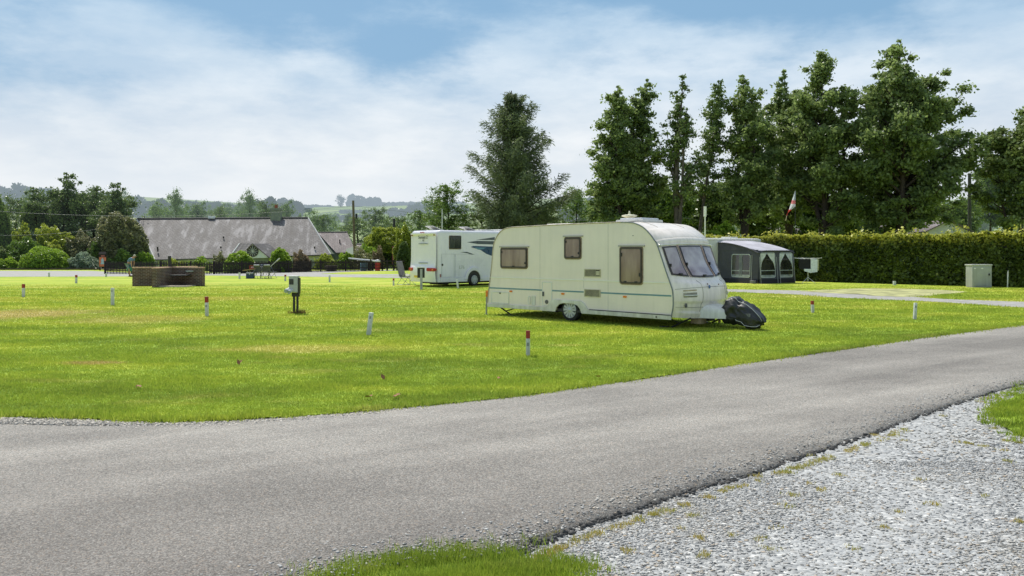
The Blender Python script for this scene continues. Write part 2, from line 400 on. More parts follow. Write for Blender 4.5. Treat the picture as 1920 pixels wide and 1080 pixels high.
m, t, out = nt('slate_chip'); a = N(t, 'ShaderNodeAttribute', attribute_name='rnd')
g = N(t, 'ShaderNodeNewGeometry')
c = ramp(t, a.outputs['Fac'], [(0, (.12, .12, .118)), (.14, (.275, .27, .262)), (.5, (.355, .346, .332)), (.8, (.44, .43, .415)), (.90, (.60, .58, .55)), (.925, (.50, .35, .20)), (1, (.36, .29, .21))])
c = mix(t, maprange(t, noise(t, g.outputs['Position'], 60, 3), .3, .7, 0, .5), c, (.34, .35, .355)); c = mix(t, maprange(t, noise(t, g.outputs['Position'], .9, 4), .45, .7, 0, .45), c, (.40, .35, .27))
p = N(t, 'ShaderNodeBsdfPrincipled'); L(t, c, p.inputs['Base Color']); p.inputs['Roughness'].default_value = .62
L(t, p.outputs[0], out.inputs[0]); MATS['slate_chip'] = m
M('soil', (.085, .06, .04), .95, .3, 6, .6); M('path', (.33, .32, .30), .85, .22, 2.5, .4, 30); M('pitch', (.38, .38, .17), .9, .45, 1.4, .5); M('pale_dust', (.46, .42, .36), .9, .3, 9, .5)

# terrain: near ground, a valley behind the fence, the far hills
m, t, out = nt('countryside'); g = N(t, 'ShaderNodeNewGeometry'); pos = g.outputs['Position']
sc_ = scaled(t, pos, (.0065, .0033, 0)); w2_ = N(t, 'ShaderNodeTexVoronoi'); w2_.inputs['Scale'].default_value = 1.0; w2_.inputs['Randomness'].default_value = .8; L(t, sc_, w2_.inputs['Vector'])
s2 = N(t, 'ShaderNodeSeparateColor'); L(t, w2_.outputs['Color'], s2.inputs[0])
fc = ramp(t, s2.outputs[0], [(0, (.13, .22, .04)), (.35, (.24, .32, .07)), (.7, (.40, .42, .14)), (1, (.17, .27, .05))])
ve = N(t, 'ShaderNodeTexVoronoi', feature='DISTANCE_TO_EDGE'); ve.inputs['Scale'].default_value = 1.0; ve.inputs['Randomness'].default_value = .8; L(t, sc_, ve.inputs['Vector'])
c = mix(t, maprange(t, ve.outputs['Distance'], .018, .03, 1, 0), fc, (.03, .055, .02))
c = mix(t, maprange(t, noise(t, pos, .03, 4), .3, .7, 0, .35), c, (.12, .2, .04))
gl = N(t, 'ShaderNodeVectorMath', operation='LENGTH'); L(t, pos, gl.inputs[0])
gc, _, _ = grasscol(t, pos)
c = mix(t, maprange(t, gl.outputs['Value'], 150, 260, 0, 1), gc, c)
p = N(t, 'ShaderNodeBsdfPrincipled'); L(t, c, p.inputs['Base Color']); p.inputs['Roughness'].default_value = .9
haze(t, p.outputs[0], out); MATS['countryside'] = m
def terr(x, y):
    if y < 84: v = -.12
    else: v = -.12-3.4*min(1, (y-84)/12)**1.5*(1 if x < 3 else max(.12, 1-(x-3)/12))
    if y > 120:
        s = min(1, (y-120)/1700); v += -10*math.sin(min(1, (y-120)/420)*math.pi)
        crest = 101+4*math.sin(x/y*5+.6)+(70*max(0, -x/y-.28) if x < 0 else 20*max(0, x/y-.1))+5*math.sin(x/160)
        v += crest*(s*s*(3-2*s)) if y < 1820 else crest-(y-1820)*.01
    return v
ys = [-30, -10, 0, 4, 8, 14, 20, 30, 40, 50, 60, 75, 84, 86, 88, 90, 93, 96, 105, 120]+[120+60*k for k in range(1, 10)]+[700+50*k for k in range(0, 24)]+[2000, 2600, 3600, 6000]
rows = []
for y in ys:
    wd = max(60, y*1.15+40); rows.append([(-wd+2*wd*k/90, y, terr(-wd+2*wd*k/90, y)) for k in range(91)])
mb = MB(); mb.sheet(rows); tag(mb.build('ground', MATS['countryside'], smooth=2), kind='structure')

rj = random.Random(3)
def edge(pts, n=14, jit=.03, z=0.0):
    W = [G(px, py, z) for px, py in pts]; W = catmull(W, n); o = []
    for i, p_ in enumerate(W): o.append((p_[0]+rj.gauss(0, jit), p_[1]+rj.gauss(0, jit)))
    return o
def flat(name, poly, z, mat, skirt=0.0, kind='structure', label=None):
    bm = bmesh.new(); vs = [bm.verts.new((x, y, z)) for x, y in poly]; f = bm.faces.new(vs)
    if f.normal.z < 0: f.normal_flip()
    bmesh.ops.triangulate(bm, faces=[f])
    if skirt:
        lo = [bm.verts.new((v.co.x+rj.gauss(0, .008), v.co.y+rj.gauss(0, .008), z-skirt)) for v in vs]
        for i in range(len(vs)):
            j = (i+1) % len(vs); bm.faces.new((vs[i], lo[i], lo[j], vs[j]))
    me = bpy.data.meshes.new(name); bm.to_mesh(me); bm.free(); me.materials.append(mat)
    o = bpy.data.objects.new(name, me); link(o); tag(o, kind=kind); return o
lawn_edge_px = [(-900, 770), (-400, 772), (0, 778), (150, 783), (290, 789), (430, 786), (600, 776), (800, 759), (960, 743), (1150, 717), (1280, 698), (1400, 680), (1500, 666), (1640, 646), (1760, 629), (1920, 609), (2100, 587), (2300, 570)]
lawn_edge = edge(lawn_edge_px, 40, .016)
lawn = lawn_edge + [(60, 30), (70, 85), (-85, 85), (-75, 10)]
LAWN = lawn
flat('lawn', lawn, 0.0, MATS['lawn'], .1)
road_lo_px = [(2300, 655), (2100, 680), (1920, 713), (1800, 746), (1700, 779), (1600, 814), (1500, 846), (1400, 878), (1300, 905), (1200, 938), (1100, 968), (1000, 1004), (945, 1026), (850, 1036), (740, 1049), (640, 1068), (560, 1095), (300, 1170)]
road_lo = edge(road_lo_px, 40, .014)
def resample(P, n):
    P = np.array(P); d = np.r_[0, np.cumsum(np.linalg.norm(np.diff(P, axis=0), axis=1))]; q = np.linspace(0, d[-1], n); return np.stack([np.interp(q, d, P[:, 0]), np.interp(q, d, P[:, 1])], 1)
rs = random.getstate()
up_ = resample(catmull([G(*q) for q in [(-1600, 778), (-900, 780), (-400, 785), (0, 794), (250, 796), (450, 785), (620, 770)]+[(a, b-8) for a, b in lawn_edge_px[7:]]], 12), 1500)
lo_ = resample(catmull([G(-3000, 1300), G(-1000, 1290)]+[G(*q) for q in road_lo_px[::-1]], 12), 1500); nn = 10
jr = np.random.default_rng(4); jit = np.convolve(jr.normal(size=1504), np.ones(5)/5, 'valid')*.035+np.sin(np.arange(1500)*.11)*.012; tn = np.gradient(lo_, axis=0); tn = tn/np.linalg.norm(tn, axis=1, keepdims=True); nm_ = np.stack([tn[:, 1], -tn[:, 0]], 1)
loj = lo_+nm_*jit[:, None]; loi = lo_-nm_*.12
rowsV = [np.c_[loj+nm_*.03, np.full(1500, -.09)], np.c_[loj, -.030+jit*.3], np.c_[loi, np.full(1500, -.012)]]+[np.c_[loi+(up_-loi)*(k/nn), np.full(1500, -.012+.02*math.sin(math.pi*k/nn))] for k in range(1, nn+1)]
V = np.concatenate(rowsV)
Fq = np.array([(r*1500+i, r*1500+i+1, (r+1)*1500+i+1, (r+1)*1500+i) for r in range(len(rowsV)-1) for i in range(1499)])
tag(fast('road', V, Fq, MATS['asphalt'], smooth=False), kind='structure')
flat('verge', [G(-900, 760), G(0, 766), G(300, 774), G(600, 763), G(900, 740), G(900, 775), G(640, 800), G(300, 822), G(0, 818), G(-900, 810)], -.022, MATS['pale_dust'])
gz0 = -.05
flat('gravel_yard', [(-3, 3.0), (14, 3.0), (40, 12), (40, 24), G(2300, 640), G(1920, 700), G(1700, 765), G(1500, 830), G(1300, 890), G(1100, 950), G(900, 1015), G(700, 1060)], gz0, MATS['gravel'])
near_patch = [G(*q, -.02) for q in [(560, 1100), (640, 1066), (740, 1047), (850, 1034), (940, 1024), (1000, 1036), (1060, 1052), (1110, 1074), (1140, 1120), (1100, 1300), (500, 1300)]]
right_patch = [G(*q, -.02) for q in [(2000, 700), (1920, 730), (1868, 750), (1846, 772), (1862, 794), (1895, 812), (1940, 826), (2100, 850), (2300, 800)]]
def shrink(poly, k):
    a = np.array(poly); c_ = a.mean(0); return [tuple(c_+(p_-c_)*k) for p_ in a]
flat('turf_patch', shrink(near_patch, .88), -.030, MATS['lawn']); flat('turf_bank', shrink(right_patch, .9), -.030, MATS['lawn'])
# far paths
PATHS = []
def flatp(nm, poly, z, mat):
    PATHS.append(poly); return flat(nm, poly, z, mat)
flatp('path', edge([(1300, 540), (1371, 542.5), (1480, 544.5), (1560, 546.5), (1650, 552), (1760, 560), (1920, 566), (2200, 573)], 8, .02)+edge([(2200, 590), (1920, 577), (1760, 566.5), (1650, 562), (1560, 557.5), (1480, 552), (1371, 547.5), (1300, 544)], 8, .02), .006, MATS['path'])
flatp('gravel_pitch', edge([(1500, 546.5), (1560, 543), (1640, 541), (1740, 543), (1810, 547), (1770, 552), (1700, 557), (1600, 552), (1500, 546.5)], 6, .08), .012, MATS['pitch'])
flat('road_beyond', [G(-500, 507.5), G(170, 508), G(250, 512.2), G(400, 512), G(500, 510), G(620, 507.5), G(700, 506.5), G(800, 504.5), G(900, 504), G(900, 505.5), G(770, 507.5), G(700, 508), G(640, 510.5), G(600, 513.5), G(640, 514.6), G(800, 514), G(960, 513.5), G(960, 516.5), G(800, 517), G(680, 517.2), G(800, 518.6), G(960, 519.5), G(960, 522.5), G(800, 522), G(700, 520.5), G(600, 519), G(400, 516.5), G(240, 518.3), G(0, 519), G(-500, 519)], .006, MATS['path'])
# raised bed edging and soil on the left
mb = MB(); mb.box((gx(-300, 80), 80, 0), (gx(186, 80), 80.25, .16)); o = mb.build('bed_edging', M('dark_timber', (.035, .025, .02), .8, .3, 4, .3)); tag(o, 'long low dark edging board along the shrub border by the far road', 'edging')
flat('flower_bed', [(-72, 80.25), (gx(186, 80), 80.25), (gx(260, 84), 84), (-72, 84)], .05, MATS['soil'])

# ------------------------------------------------------------------ grass blades
def blades(P, h, per, spread, rng, width=.004, z=0.0):
    """P (n,2) tuft centres -> triangles"""
    n = len(P); k = n*per
    c = np.repeat(P, per, 0)+rng.normal(size=(k, 2))*spread
    hh = (np.repeat(h, per) if np.ndim(h) else h)*(.5+.9*rng.random(k))
    a = rng.random(k)*2*np.pi; lean = rng.random(k)*.75*hh; la = rng.random(k)*2*np.pi
    wv = np.stack([np.cos(a), np.sin(a)], 1)*(width*(.7+.8*rng.random(k)))[:, None]
    V = np.zeros((k, 3, 3)); V[:, 0, :2] = c-wv; V[:, 1, :2] = c+wv
    V[:, 2, 0] = c[:, 0]+np.cos(la)*lean; V[:, 2, 1] = c[:, 1]+np.sin(la)*lean; V[:, :, 2] = z-.005; V[:, 2, 2] = z+hh
    return V.reshape(-1, 3), np.arange(k*3).reshape(k, 3), rng.random(k)
def scatter(x0, x1, y0, y1, dens, rng, poly=None):
    n = int((x1-x0)*(y1-y0)*dens); P = np.stack([x0+(x1-x0)*rng.random(n), y0+(y1-y0)*rng.random(n)], 1)
    P = P[np.abs(P[:, 0]) < P[:, 1]*.75+.5]
    if poly is not None: P = P[inside(poly, P[:, 0], P[:, 1])]
    return P
gr = np.random.default_rng(5); VV = []; FF = []; RR = []; base = 0
def addb(V, Fa, R):
    global base
    VV.append(V); FF.append(Fa+base); RR.append(R); base += len(V)
lawnA = np.array(LAWN)
nT = 125000; uY = gr.random(nT); a_, b_ = 6.8, 46.0; e_ = -.55; Yt_ = (a_**e_+uY*(b_**e_-a_**e_))**(1/e_); Xt_ = (gr.random(nT)*2-1)*(Yt_*.66+.4); P = np.stack([Xt_, Yt_], 1)
P = P[inside(lawnA, P[:, 0], P[:, 1])]
for q_ in PATHS: P = P[~inside(np.array(q_), P[:, 0], P[:, 1])]
Yn = P[:, 1]; hv = (.026+.0007*(Yn-7))*(.7+.6*np.abs(np.sin(P[:, 0]*1.3+2*np.sin(P[:, 1]*.9))*np.cos(P[:, 1]*1.1)))*np.clip((48-Yn)/14, .15, 1)
addb(*blades(P, hv, 9, 0.0, gr, 1.0))
V_ = VV[-1].reshape(-1, 3, 3); yy_ = np.repeat(Yn, 9); cen = V_[:, :2, :].mean(1, keepdims=True); cen[:, :, 2] = 0
V_[:, :2] = cen+(V_[:, :2]-cen)*(.00050*yy_)[:, None, None]; V_[:, :2, 2] = -.005
sh_ = gr.normal(size=(len(V_), 1, 2))*(.0068*yy_)[:, None, None]; V_[:, :, :2] += sh_; VV[-1] = V_.reshape(-1, 3)
# longer fringe along the drive
E_ = np.array(lawn_edge); E_ = E_[(np.abs(E_[:, 0]) < E_[:, 1]*.75+.5)]
seg = []
for i in range(len(E_)-1):
    l = np.linalg.norm(E_[i+1]-E_[i]); 
    if l > 2: continue
    for q in range(max(1, int(l*55))):
        u = gr.random(); pt = E_[i]*(1-u)+E_[i+1]*u; pt = pt+np.array([0, abs(gr.normal())*.10-.035]); seg.append(pt)
seg = np.array(seg); seg = seg[gr.random(len(seg)) < .35+.65*(np.sin(seg[:, 0]*2.1)*np.sin(seg[:, 0]*.77+1) > -.35)]
addb(*blades(seg, .055*(.5+gr.random(len(seg))), 9, .035, gr, .005))
tag(fast('grass', np.concatenate(VV), np.concatenate(FF), MATS['grass_blade'], attrs={'rnd': np.concatenate(RR)}), 'short mown bright green grass over the camping field', 'grass', kind='stuff')
VV = []; FF = []; RR = []; base = 0
for poly in (near_patch, right_patch):
    pa = np.array(poly); n = 14000; P = np.stack([pa[:, 0].min()+np.ptp(pa[:, 0])*gr.random(n), pa[:, 1].min()+np.ptp(pa[:, 1])*gr.random(n)], 1)
    P = P[inside(pa, P[:, 0], P[:, 1])]; P = P[P[:, 1] > 3.5]; P = P+gr.normal(size=P.shape)*.09; P = P[gr.random(len(P)) < .55+.45*np.sin(P[:, 0]*5+2.5*np.sin(P[:, 1]*7))]; addb(*blades(P, .040*(.6+.8*gr.random(len(P))), 9, .03, gr, .0028 if poly is near_patch else .006, z=-.022))
tag(fast('long_grass', np.concatenate(VV), np.concatenate(FF), MATS['grass_blade'], attrs={'rnd': np.concatenate(RR)*.7}), 'longer lush grass tufts beside the slate gravel', 'grass', kind='stuff')

# ------------------------------------------------------------------ slate chippings
def chips(P, size, z, rng, name, mat, flatn=.11, parent=None):
    n = len(P); a = rng.normal(size=n)*.7; s = np.asarray(size)*(.5+.9*rng.random(n)**1.6*1.4)
    base8 = np.array([[-1,-1,-1],[1,-1,-1],[1,1,-1],[-1,1,-1],[-1,-1,1],[1,-1,1],[1,1,1],[-1,1,1]], float)
    V = base8[None]*np.ones((n, 1, 1)); V = V+rng.normal(size=V.shape)*.22
    V *= np.stack([s*.5, s*.5*(.35+.4*rng.random(n)), s*.5*flatn*(.6+rng.random(n))], 1)[:, None, :]
    ca, sa = np.cos(a)[:, None], np.sin(a)[:, None]; x = V[..., 0]*ca-V[..., 1]*sa; y = V[..., 0]*sa+V[..., 1]*ca; zc = V[..., 2]
    tx = rng.normal(size=n)[:, None]*.16; ty = rng.normal(size=n)[:, None]*.16; zc = zc+x*tx+y*ty
    V = np.stack([x+P[:, 0:1], y+P[:, 1:2], zc+z+(s*.12)[:, None]], 2)
    Fb = np.array([[0,3,2,1],[4,5,6,7],[0,1,5,4],[1,2,6,5],[2,3,7,6],[3,0,4,7]])
    Fa = (np.arange(n)*8)[:, None, None]+Fb[None]
    return fast(name, V.reshape(-1, 3), Fa.reshape(-1, 4), mat, parent, attrs={'rnd': np.repeat(rng.random(n), 6)})
gpoly = np.array(road_lo[::-1]+[(14, 2.5), (-2, 2.5)])
gp = [G(px, py, gz0) for px, py in road_lo_px]; gpoly = np.array(gp+[(-2, 2.4), (14, 2.4), (40, 14)])
P1 = scatter(-2, 8, 4.5, 7.5, 4300, gr, gpoly); P2 = scatter(0, 11, 7.5, 13, 1300, gr, gpoly); P3 = scatter(4, 18, 13, 19, 200, gr, gpoly)
def notgrass(P): return P[~inside(np.array(near_patch), P[:, 0], P[:, 1]) & ~inside(np.array(right_patch), P[:, 0], P[:, 1])]
P1, P2, P3 = map(notgrass, (P1, P2, P3)); P1 = P1[gr.random(len(P1)) < .62+.38*np.sin(P1[:, 0]*1.9+1.5*np.sin(P1[:, 1]*1.7))]; P2 = P2[gr.random(len(P2)) < .6+.4*np.sin(P2[:, 0]*1.3+1.5*np.sin(P2[:, 1]*1.1))]; P = np.concatenate([P1, P2, P3]); S = np.concatenate([np.full(len(P1), .0145), np.full(len(P2), .020), np.full(len(P3), .036)])
tag(chips(P, S, gz0, gr, 'slate_chippings', MATS['slate_chip']), 'loose blue grey slate chippings over the gravel yard', 'gravel', kind='stuff')
Q = np.array(road_lo); Q = Q[(Q[:, 1] > 4.4) & (Q[:, 1] < 18)]; Q = np.repeat(Q, 5, 0)+np.abs(gr.normal(size=(len(Q)*5, 1)))*np.array([[-.16, .16]])+gr.normal(size=(len(Q)*5, 2))*.05
Q2 = scatter(-8, 10, 4.6, 14, 9, gr); Q = np.concatenate([Q, Q2[inside(np.array(lo_.tolist()+up_[::-1].tolist()), Q2[:, 0], Q2[:, 1])]])
tag(chips(Q, .013, -.010, gr, 'loose_stones', MATS['slate_chip'], .35), 'scattered small loose stones lying on the asphalt drive', 'stones', kind='stuff')
# crumbs along the broken asphalt edge and lime grit at the lawn edge
Q = np.array(road_lo); Q = Q[(Q[:, 1] > 3.5) & (Q[:, 1] < 16)]; Q = np.repeat(Q, 3, 0)+gr.normal(size=(len(Q)*3, 2))*np.array([.022, .022])+np.array([.02, -.02])
tag(chips(Q, .022, -.05, gr, 'asphalt_crumbs', M('tar_crumb', (.07, .068, .066), .85, .5, 20), .6), 'dark crumbs broken from the drive edge', 'rubble', kind='stuff')
Q = np.array(edge([(0, 786), (150, 789), (290, 792), (430, 789), (600, 780), (800, 764)], 60, .0)); Q = np.repeat(Q, 26, 0)+gr.normal(size=(len(Q)*26, 2))*np.array([.05, .075])
tag(chips(Q, .02, -.02, gr, 'grit', M('pale_grit', (.42, .39, .35), .85, .45, 30), .5), 'pale loose grit between the drive and the lawn', 'grit', kind='stuff')
# weeds among the chippings
VV = []; FF = []; RR = []; base = 0
W1 = scatter(-1, 9, 4.2, 12, 7, gr, gpoly); W1 = W1[gr.random(len(W1)) < .6]; e1 = np.array(road_lo); e1 = e1[(e1[:, 1] > 4) & (e1[:, 1] < 9)]; e1 = e1[gr.random(len(e1)) < .22]+np.abs(gr.normal(size=(1, 2)))*.05*np.array([1, -1])
for c_ in list(W1)+list(e1+np.array([.10, -.06])):
    k = gr.integers(3, 9); addb(*blades(c_[None]+gr.normal(size=(k, 2))*.022, .016, 8, .016, gr, .003, z=gz0+.010))
m = leafmat('weed', (.22, .34, .04), (.58, .42, .14), trans=.3, patch=1.6)
tag(fast('weeds', np.concatenate(VV), np.concatenate(FF), m, attrs={'rnd': np.concatenate(RR)}), 'small green and rusty weeds growing through the slate chippings', 'weeds', kind='stuff')
# fallen leaves on the lawn edge
lv = [G(px, py) for px, py in ((690, 750), (737, 750), (742, 747), (447, 684), (255, 731), (1120, 712), (718, 713), (935, 714))]
for k, (x, y) in enumerate(lv):
    V, Fa = leafset(np.array([[x, y, .045], [x+.03, y+.02, .05]]), .045, up=1.5)
    o = fast('dead_leaf', V-np.array([x, y, 0]), Fa, M('dead_leaf', (.30, .14, .06), .8, .3, 20), attrs={'rnd': np.zeros(2)}); o.location = (x, y, 0)
    tag(o, 'small curled brown dead leaf lying on the mown grass', 'leaf', 'dead leaves scattered on the lawn')
# ================================================================== the cream touring caravan
cream = M('caravan_side', (.86, .765, .68), .38, .04, 1.2, .05, 3, dirt=((.42, .40, .31), .14, .3, .9))
grp = M('caravan_front', (.86, .775, .70), .30, .06, 1.5, .0, dirt=((.40, .37, .29), .55, .2, 1.0), coat=.2)
roofm = M('caravan_roof', (.74, .69, .61), .45, .12, 1.5, .1, 10)
white = M('white_plastic', (.76, .76, .71), .4, .08, 3, dirt=((.36, .34, .27), .5, 0, 1))
greyrub = M('grey_rubber', (.20, .22, .23), .6, .15, 8); brown = M('brown_trim', (.24, .19, .14), .55, .25, 9)
dframe = M('window_surround', (.055, .042, .036), .35, .2, 8)
blueband = M('blue_band', (.14, .27, .31), .4, .08, 5); black = M('black_plastic', (.018, .018, .020), .5, .2, 10)
amber = M('amber_lens', (.75, .22, .03), .25, .1, 20); redl = M('red_lens', (.45, .03, .02), .2, .2, 20); steel = M('galvanised_steel', (.35, .36, .37), .5, .2, 12, metal=.7)
def panemat(name, a, b, sc_=2.0, rough=.12):
    m, t, out = nt(name); tc = N(t, 'ShaderNodeTexCoord'); v = tc.outputs['Object']
    f = noise(t, scaled(t, v, (2.5, 1, .6)), sc_, 3); c = ramp(t, f, [(.35, a), (.65, b)])
    p = N(t, 'ShaderNodeBsdfPrincipled'); L(t, c, p.inputs['Base Color']); p.inputs['Roughness'].default_value = rough; p.inputs['Coat Weight'].default_value = .35; p.inputs['Coat Roughness'].default_value = .05
    L(t, p.outputs[0], out.inputs[0]); return m
pane_side = panemat('smoked_acrylic', (.20, .125, .095), (.33, .235, .185), 1.4, .16)
pane_front = panemat('front_acrylic', (.23, .17, .20), (.52, .45, .47), 1.6)
tyre = M('tyre_rubber', (.02, .02, .021), .8, .25, 12, .3); hub = M('wheel_cover', (.50, .52, .54), .35, .12, 6, metal=.3)

def wheel(parent, c, r, wdt, mat_hub, spokes=10, rimr=.72):
    """wheel with its axis along local y, outer face towards -y"""
    mb = MB(); x, y, z = c
    mb.lathe([(r*.60, wdt), (r*.97, wdt), (r, wdt*.85), (r, wdt*.12), (r*.95, 0), (r*.75, -.01), (r*rimr, .01), (r*rimr, .06)], 32, (x, y, z), 'y')
    w_ = mb.build('wheel', tyre, parent, smooth=True)
    mb = MB(); mb.lathe([(r*rimr, .03), (r*rimr, -.005), (r*(rimr-.06), -.012), (r*(rimr-.08), .02), (r*.15, .02)], 32, (x, y, z), 'y')
    for k in range(spokes):
        a = 2*math.pi*k/spokes; ca, sa = math.cos(a), math.sin(a); wd_ = math.pi/spokes*r*.30
        pts = []
        for rr_, hw in ((r*.18, wd_*.75), (r*(rimr-.04), wd_*1.25)):
            for s_ in (-1, 1): pts.append((x+ca*rr_-sa*hw*s_, z+sa*rr_+ca*hw*s_))
        mb.prism([pts[0], pts[2], pts[3], pts[1]], y-.018, y+.0)
    mb.lathe([(r*.22, .02), (r*.22, -.02), (r*.14, -.03), (.001, -.032)], 20, (x, y, z), 'y')
    mb.build('hub_cap', mat_hub, w_, smooth=True)
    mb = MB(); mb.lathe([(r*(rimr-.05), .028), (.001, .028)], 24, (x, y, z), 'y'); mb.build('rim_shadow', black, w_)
    return w_
def side_window(parent, s0, z0, s1, z1, y, pane, frame=None, rad=.06, rail=True, handles=1):
    frame = frame or dframe
    mb = MB(); mb.ring(rr(s0-.03, z0-.03, s1+.03, z1+.03, rad+.02), rr(s0, z0, s1, z1, rad), y-.012, y+.002); wn = mb.build('window', M('window_gasket', (.27, .20, .14), .5, .3, 12), parent)
    mb = MB(); mb.ring(rr(s0, z0, s1, z1, rad), rr(s0+.035, z0+.04, s1-.035, z1-.04, rad*.7), y-.040, y-.004); mb.build('frame', frame, wn, bevel=.004)
    mb = MB(); mb.prism(rr(s0+.03, z0+.035, s1-.03, z1-.035, rad*.7), y-.030, y-.006); mb.build('pane', pane, wn)
    if rail:
        mb = MB(); mb.box((s0-.05, y-.035, z1+.02), (s1+.07, y+.001, z1+.055)); mb.build('rail', M('alu_rail', (.42, .40, .36), .4, .1, 8, metal=.4), wn)
    mb = MB()
    for k in range(handles):
        xs = s0+(s1-s0)*((k+.5)/handles); mb.box((xs-.035, y-.052, z0+.03), (xs+.035, y-.03, z0+.06))
    mb.box((s0+.035, y-.05, z0+(z1-z0)*.75), (s0+.065, y-.03, z0+(z1-z0)*.85)); mb.box((s1-.065, y-.05, z0+(z1-z0)*.2), (s1-.035, y-.03, z0+(z1-z0)*.3))
    mb.split('catch', black, wn)
    return wn

W = 2.34
cv = thing('touring_caravan', 'old cream touring caravan with blue stripe and brown windows parked on the lawn', 'caravan', (1.4996, 21.86, 0), math.atan2(-.6995, .7148)); cv.scale = (1.056, 1, 1)
rear = [(-2.92, .30), (-2.86, .76), (-2.76, 1.4), (-2.71, 1.85), (-2.64, 2.12), (-2.47, 2.35), (-2.26, 2.465), (-2.02, 2.505)]
front = [(1.6, 2.56), (1.95, 2.535), (2.22, 2.43), (2.42, 2.26), (2.55, 2.10), (2.63, 1.98), (2.87, 1.34), (2.985, 1.05), (3.04, .87), (3.05, .55), (3.0, .28)]
rearS = [tuple(p) for p in catmull(rear, 5)]; frontS = [tuple(p) for p in catmull(front, 6)]
prof = rearS+[(-1, 2.53), (.3, 2.55)]+frontS
arch = [(.40, .28), (.40, .33), (.34, .42), (.20, .48), (-.22, .48), (-.36, .42), (-.42, .33), (-.42, .28)]
poly = prof+arch
mb = MB()
mb.prism([p for p in poly], 0.0, .03); mb.build('side_wall', cream, cv)
mb = MB(); mb.prism(prof, W-.03, W); mb.build('side_wall', cream, cv)
# rear wall and roof skin
mb = MB(); grid = []
skin = [(p[0], p[1]) for p in rearS]+[(-1, 2.53), (.3, 2.55), (1.0, 2.556), frontS[0]]
for p in skin:
    row = []
    for k in range(13):
        v = -1+2*k/12; cr = .045*(1-v*v)*(1 if p[1] > 2.4 else .4)
        row.append((p[0]-(cr if p[1] < 2.4 else 0), W/2*(1+v), p[1]+(cr if p[1] > 2.4 else 0)))
    grid.append(row)
mb.sheet(grid); mb.build('roof', roofm, cv, smooth=2)
# moulded front
pr = [np.array(p) for p in frontS]
def fnorm(i):
    a = pr[max(i-1, 0)]; b = pr[min(i+1, len(pr)-1)]; d = b-a; d = d/np.linalg.norm(d); return np.array([-d[1], d[0]])*-1 if False else np.array([-d[1]*-1, d[0]*-1])*-1
def sm(a, b, x):
    t_ = max(0, min(1, (x-a)/(b-a))); return t_*t_*(3-2*t_)
def fpt(i, v, off=0.0):
    i0 = int(math.floor(i)); i0 = min(i0, len(pr)-2); fr = i-i0; p = pr[i0]*(1-fr)+pr[i0+1]*fr
    a = pr[max(i0-1, 0)]; b = pr[min(i0+2, len(pr)-1)]; d = (b-a)/np.linalg.norm(b-a); n = np.array([-d[1], d[0]])
    if n[0] < 0 and p[1] < 2.3: n = -n
    if n[1] < 0 and p[1] >= 2.3: n = -n
    z = p[1]; u = 1-sm(2.1, 2.56, z)
    bow = (.03+.10*u+.14*(1-sm(.9, 1.6, z)))*(1-v*v)+.07*u*(1-abs(v)**9)
    d_ = bow
    d_ += .045*sm(1.96, 2.06, z)*(1-sm(2.3, 2.5, z))*(1-v**8)        # brow over the window
    zc = 1.17-.13*(1-v*v)
    d_ += .055*(1-sm(zc-.10, zc+.03, z))*(1-v**10)                       # shoulder below it
    d_ -= .030*(1-sm(.60, .64, z))*sm(.40, .44, z)*(1-v**10)
    d_ += off
    # mostly push forward in plan
    nn = n*.6+np.array([.4 if z < 2.35 else 0, 0]); 
    return (p[0]+nn[0]*d_, W/2*(1+v), p[1]+nn[1]*d_)
def iz(z):
    for i in range(len(pr)-1):
        if pr[i][1] >= z >= pr[i+1][1]: return i+(pr[i][1]-z)/(pr[i][1]-pr[i+1][1]+1e-9)
    return len(pr)-1
idx = [k*(len(pr)-1)/110 for k in range(111)]; vv = [-1+2*k/40 for k in range(41)]
mb = MB(); mb.sheet([[fpt(i, v) for v in vv] for i in idx]); fp = mb.build('front_panel', grp, cv, smooth=2)
# end closing of bottom + floor
mb = MB(); mb.box((-2.85, .04, .27), (3.05, W-.04, .31)); mb.build('floor', black, cv)
# front windows on the moulded surface
def fwin(v0, v1, zt, zb, shrink=0.0):
    g_ = []; nn = 14
    for a in range(nn+1):
        row = []
        for b in range(nn+1):
            v = v0+(v1-v0)*b/nn; v = v
            zbb = zb(v); z = zt-(zt-zbb)*a/nn; row.append(fpt(iz(z), v, .018))
        g_.append(row)
    return g_
zb = lambda v: 1.135+.14*abs(v)**2.2
for (v0, v1) in ((-.95, -.57), (-.50, .30), (.37, .92)):
    g1 = fwin(v0, v1, 1.93, zb); mb = MB(); mb.sheet(g1); wn = mb.build('front_window', dframe, cv, smooth=2)
    dv = .035; g2 = [[(p[0]+.008, p[1], p[2]+.002) for p in r] for r in fwin(v0+dv, v1-dv, 1.895, lambda v: zb(v)+.04)]
    mb = MB(); mb.sheet(g2); mb.build('pane', pane_front, wn, smooth=2)
    mb = MB(); b0 = fpt(iz(zb((v0+v1)/2)+.05), (v0+v1)/2, .03); mb.box((b0[0]-.02, b0[1]-.05, b0[2]-.02), (b0[0]+.03, b0[1]+.05, b0[2]+.015))
    p0 = fpt(iz(1.5), v0+.04, .03); mb.box((p0[0]-.02, p0[1]-.015, p0[2]-.05), (p0[0]+.03, p0[1]+.02, p0[2]+.02)); mb.split('catch', black, wn)
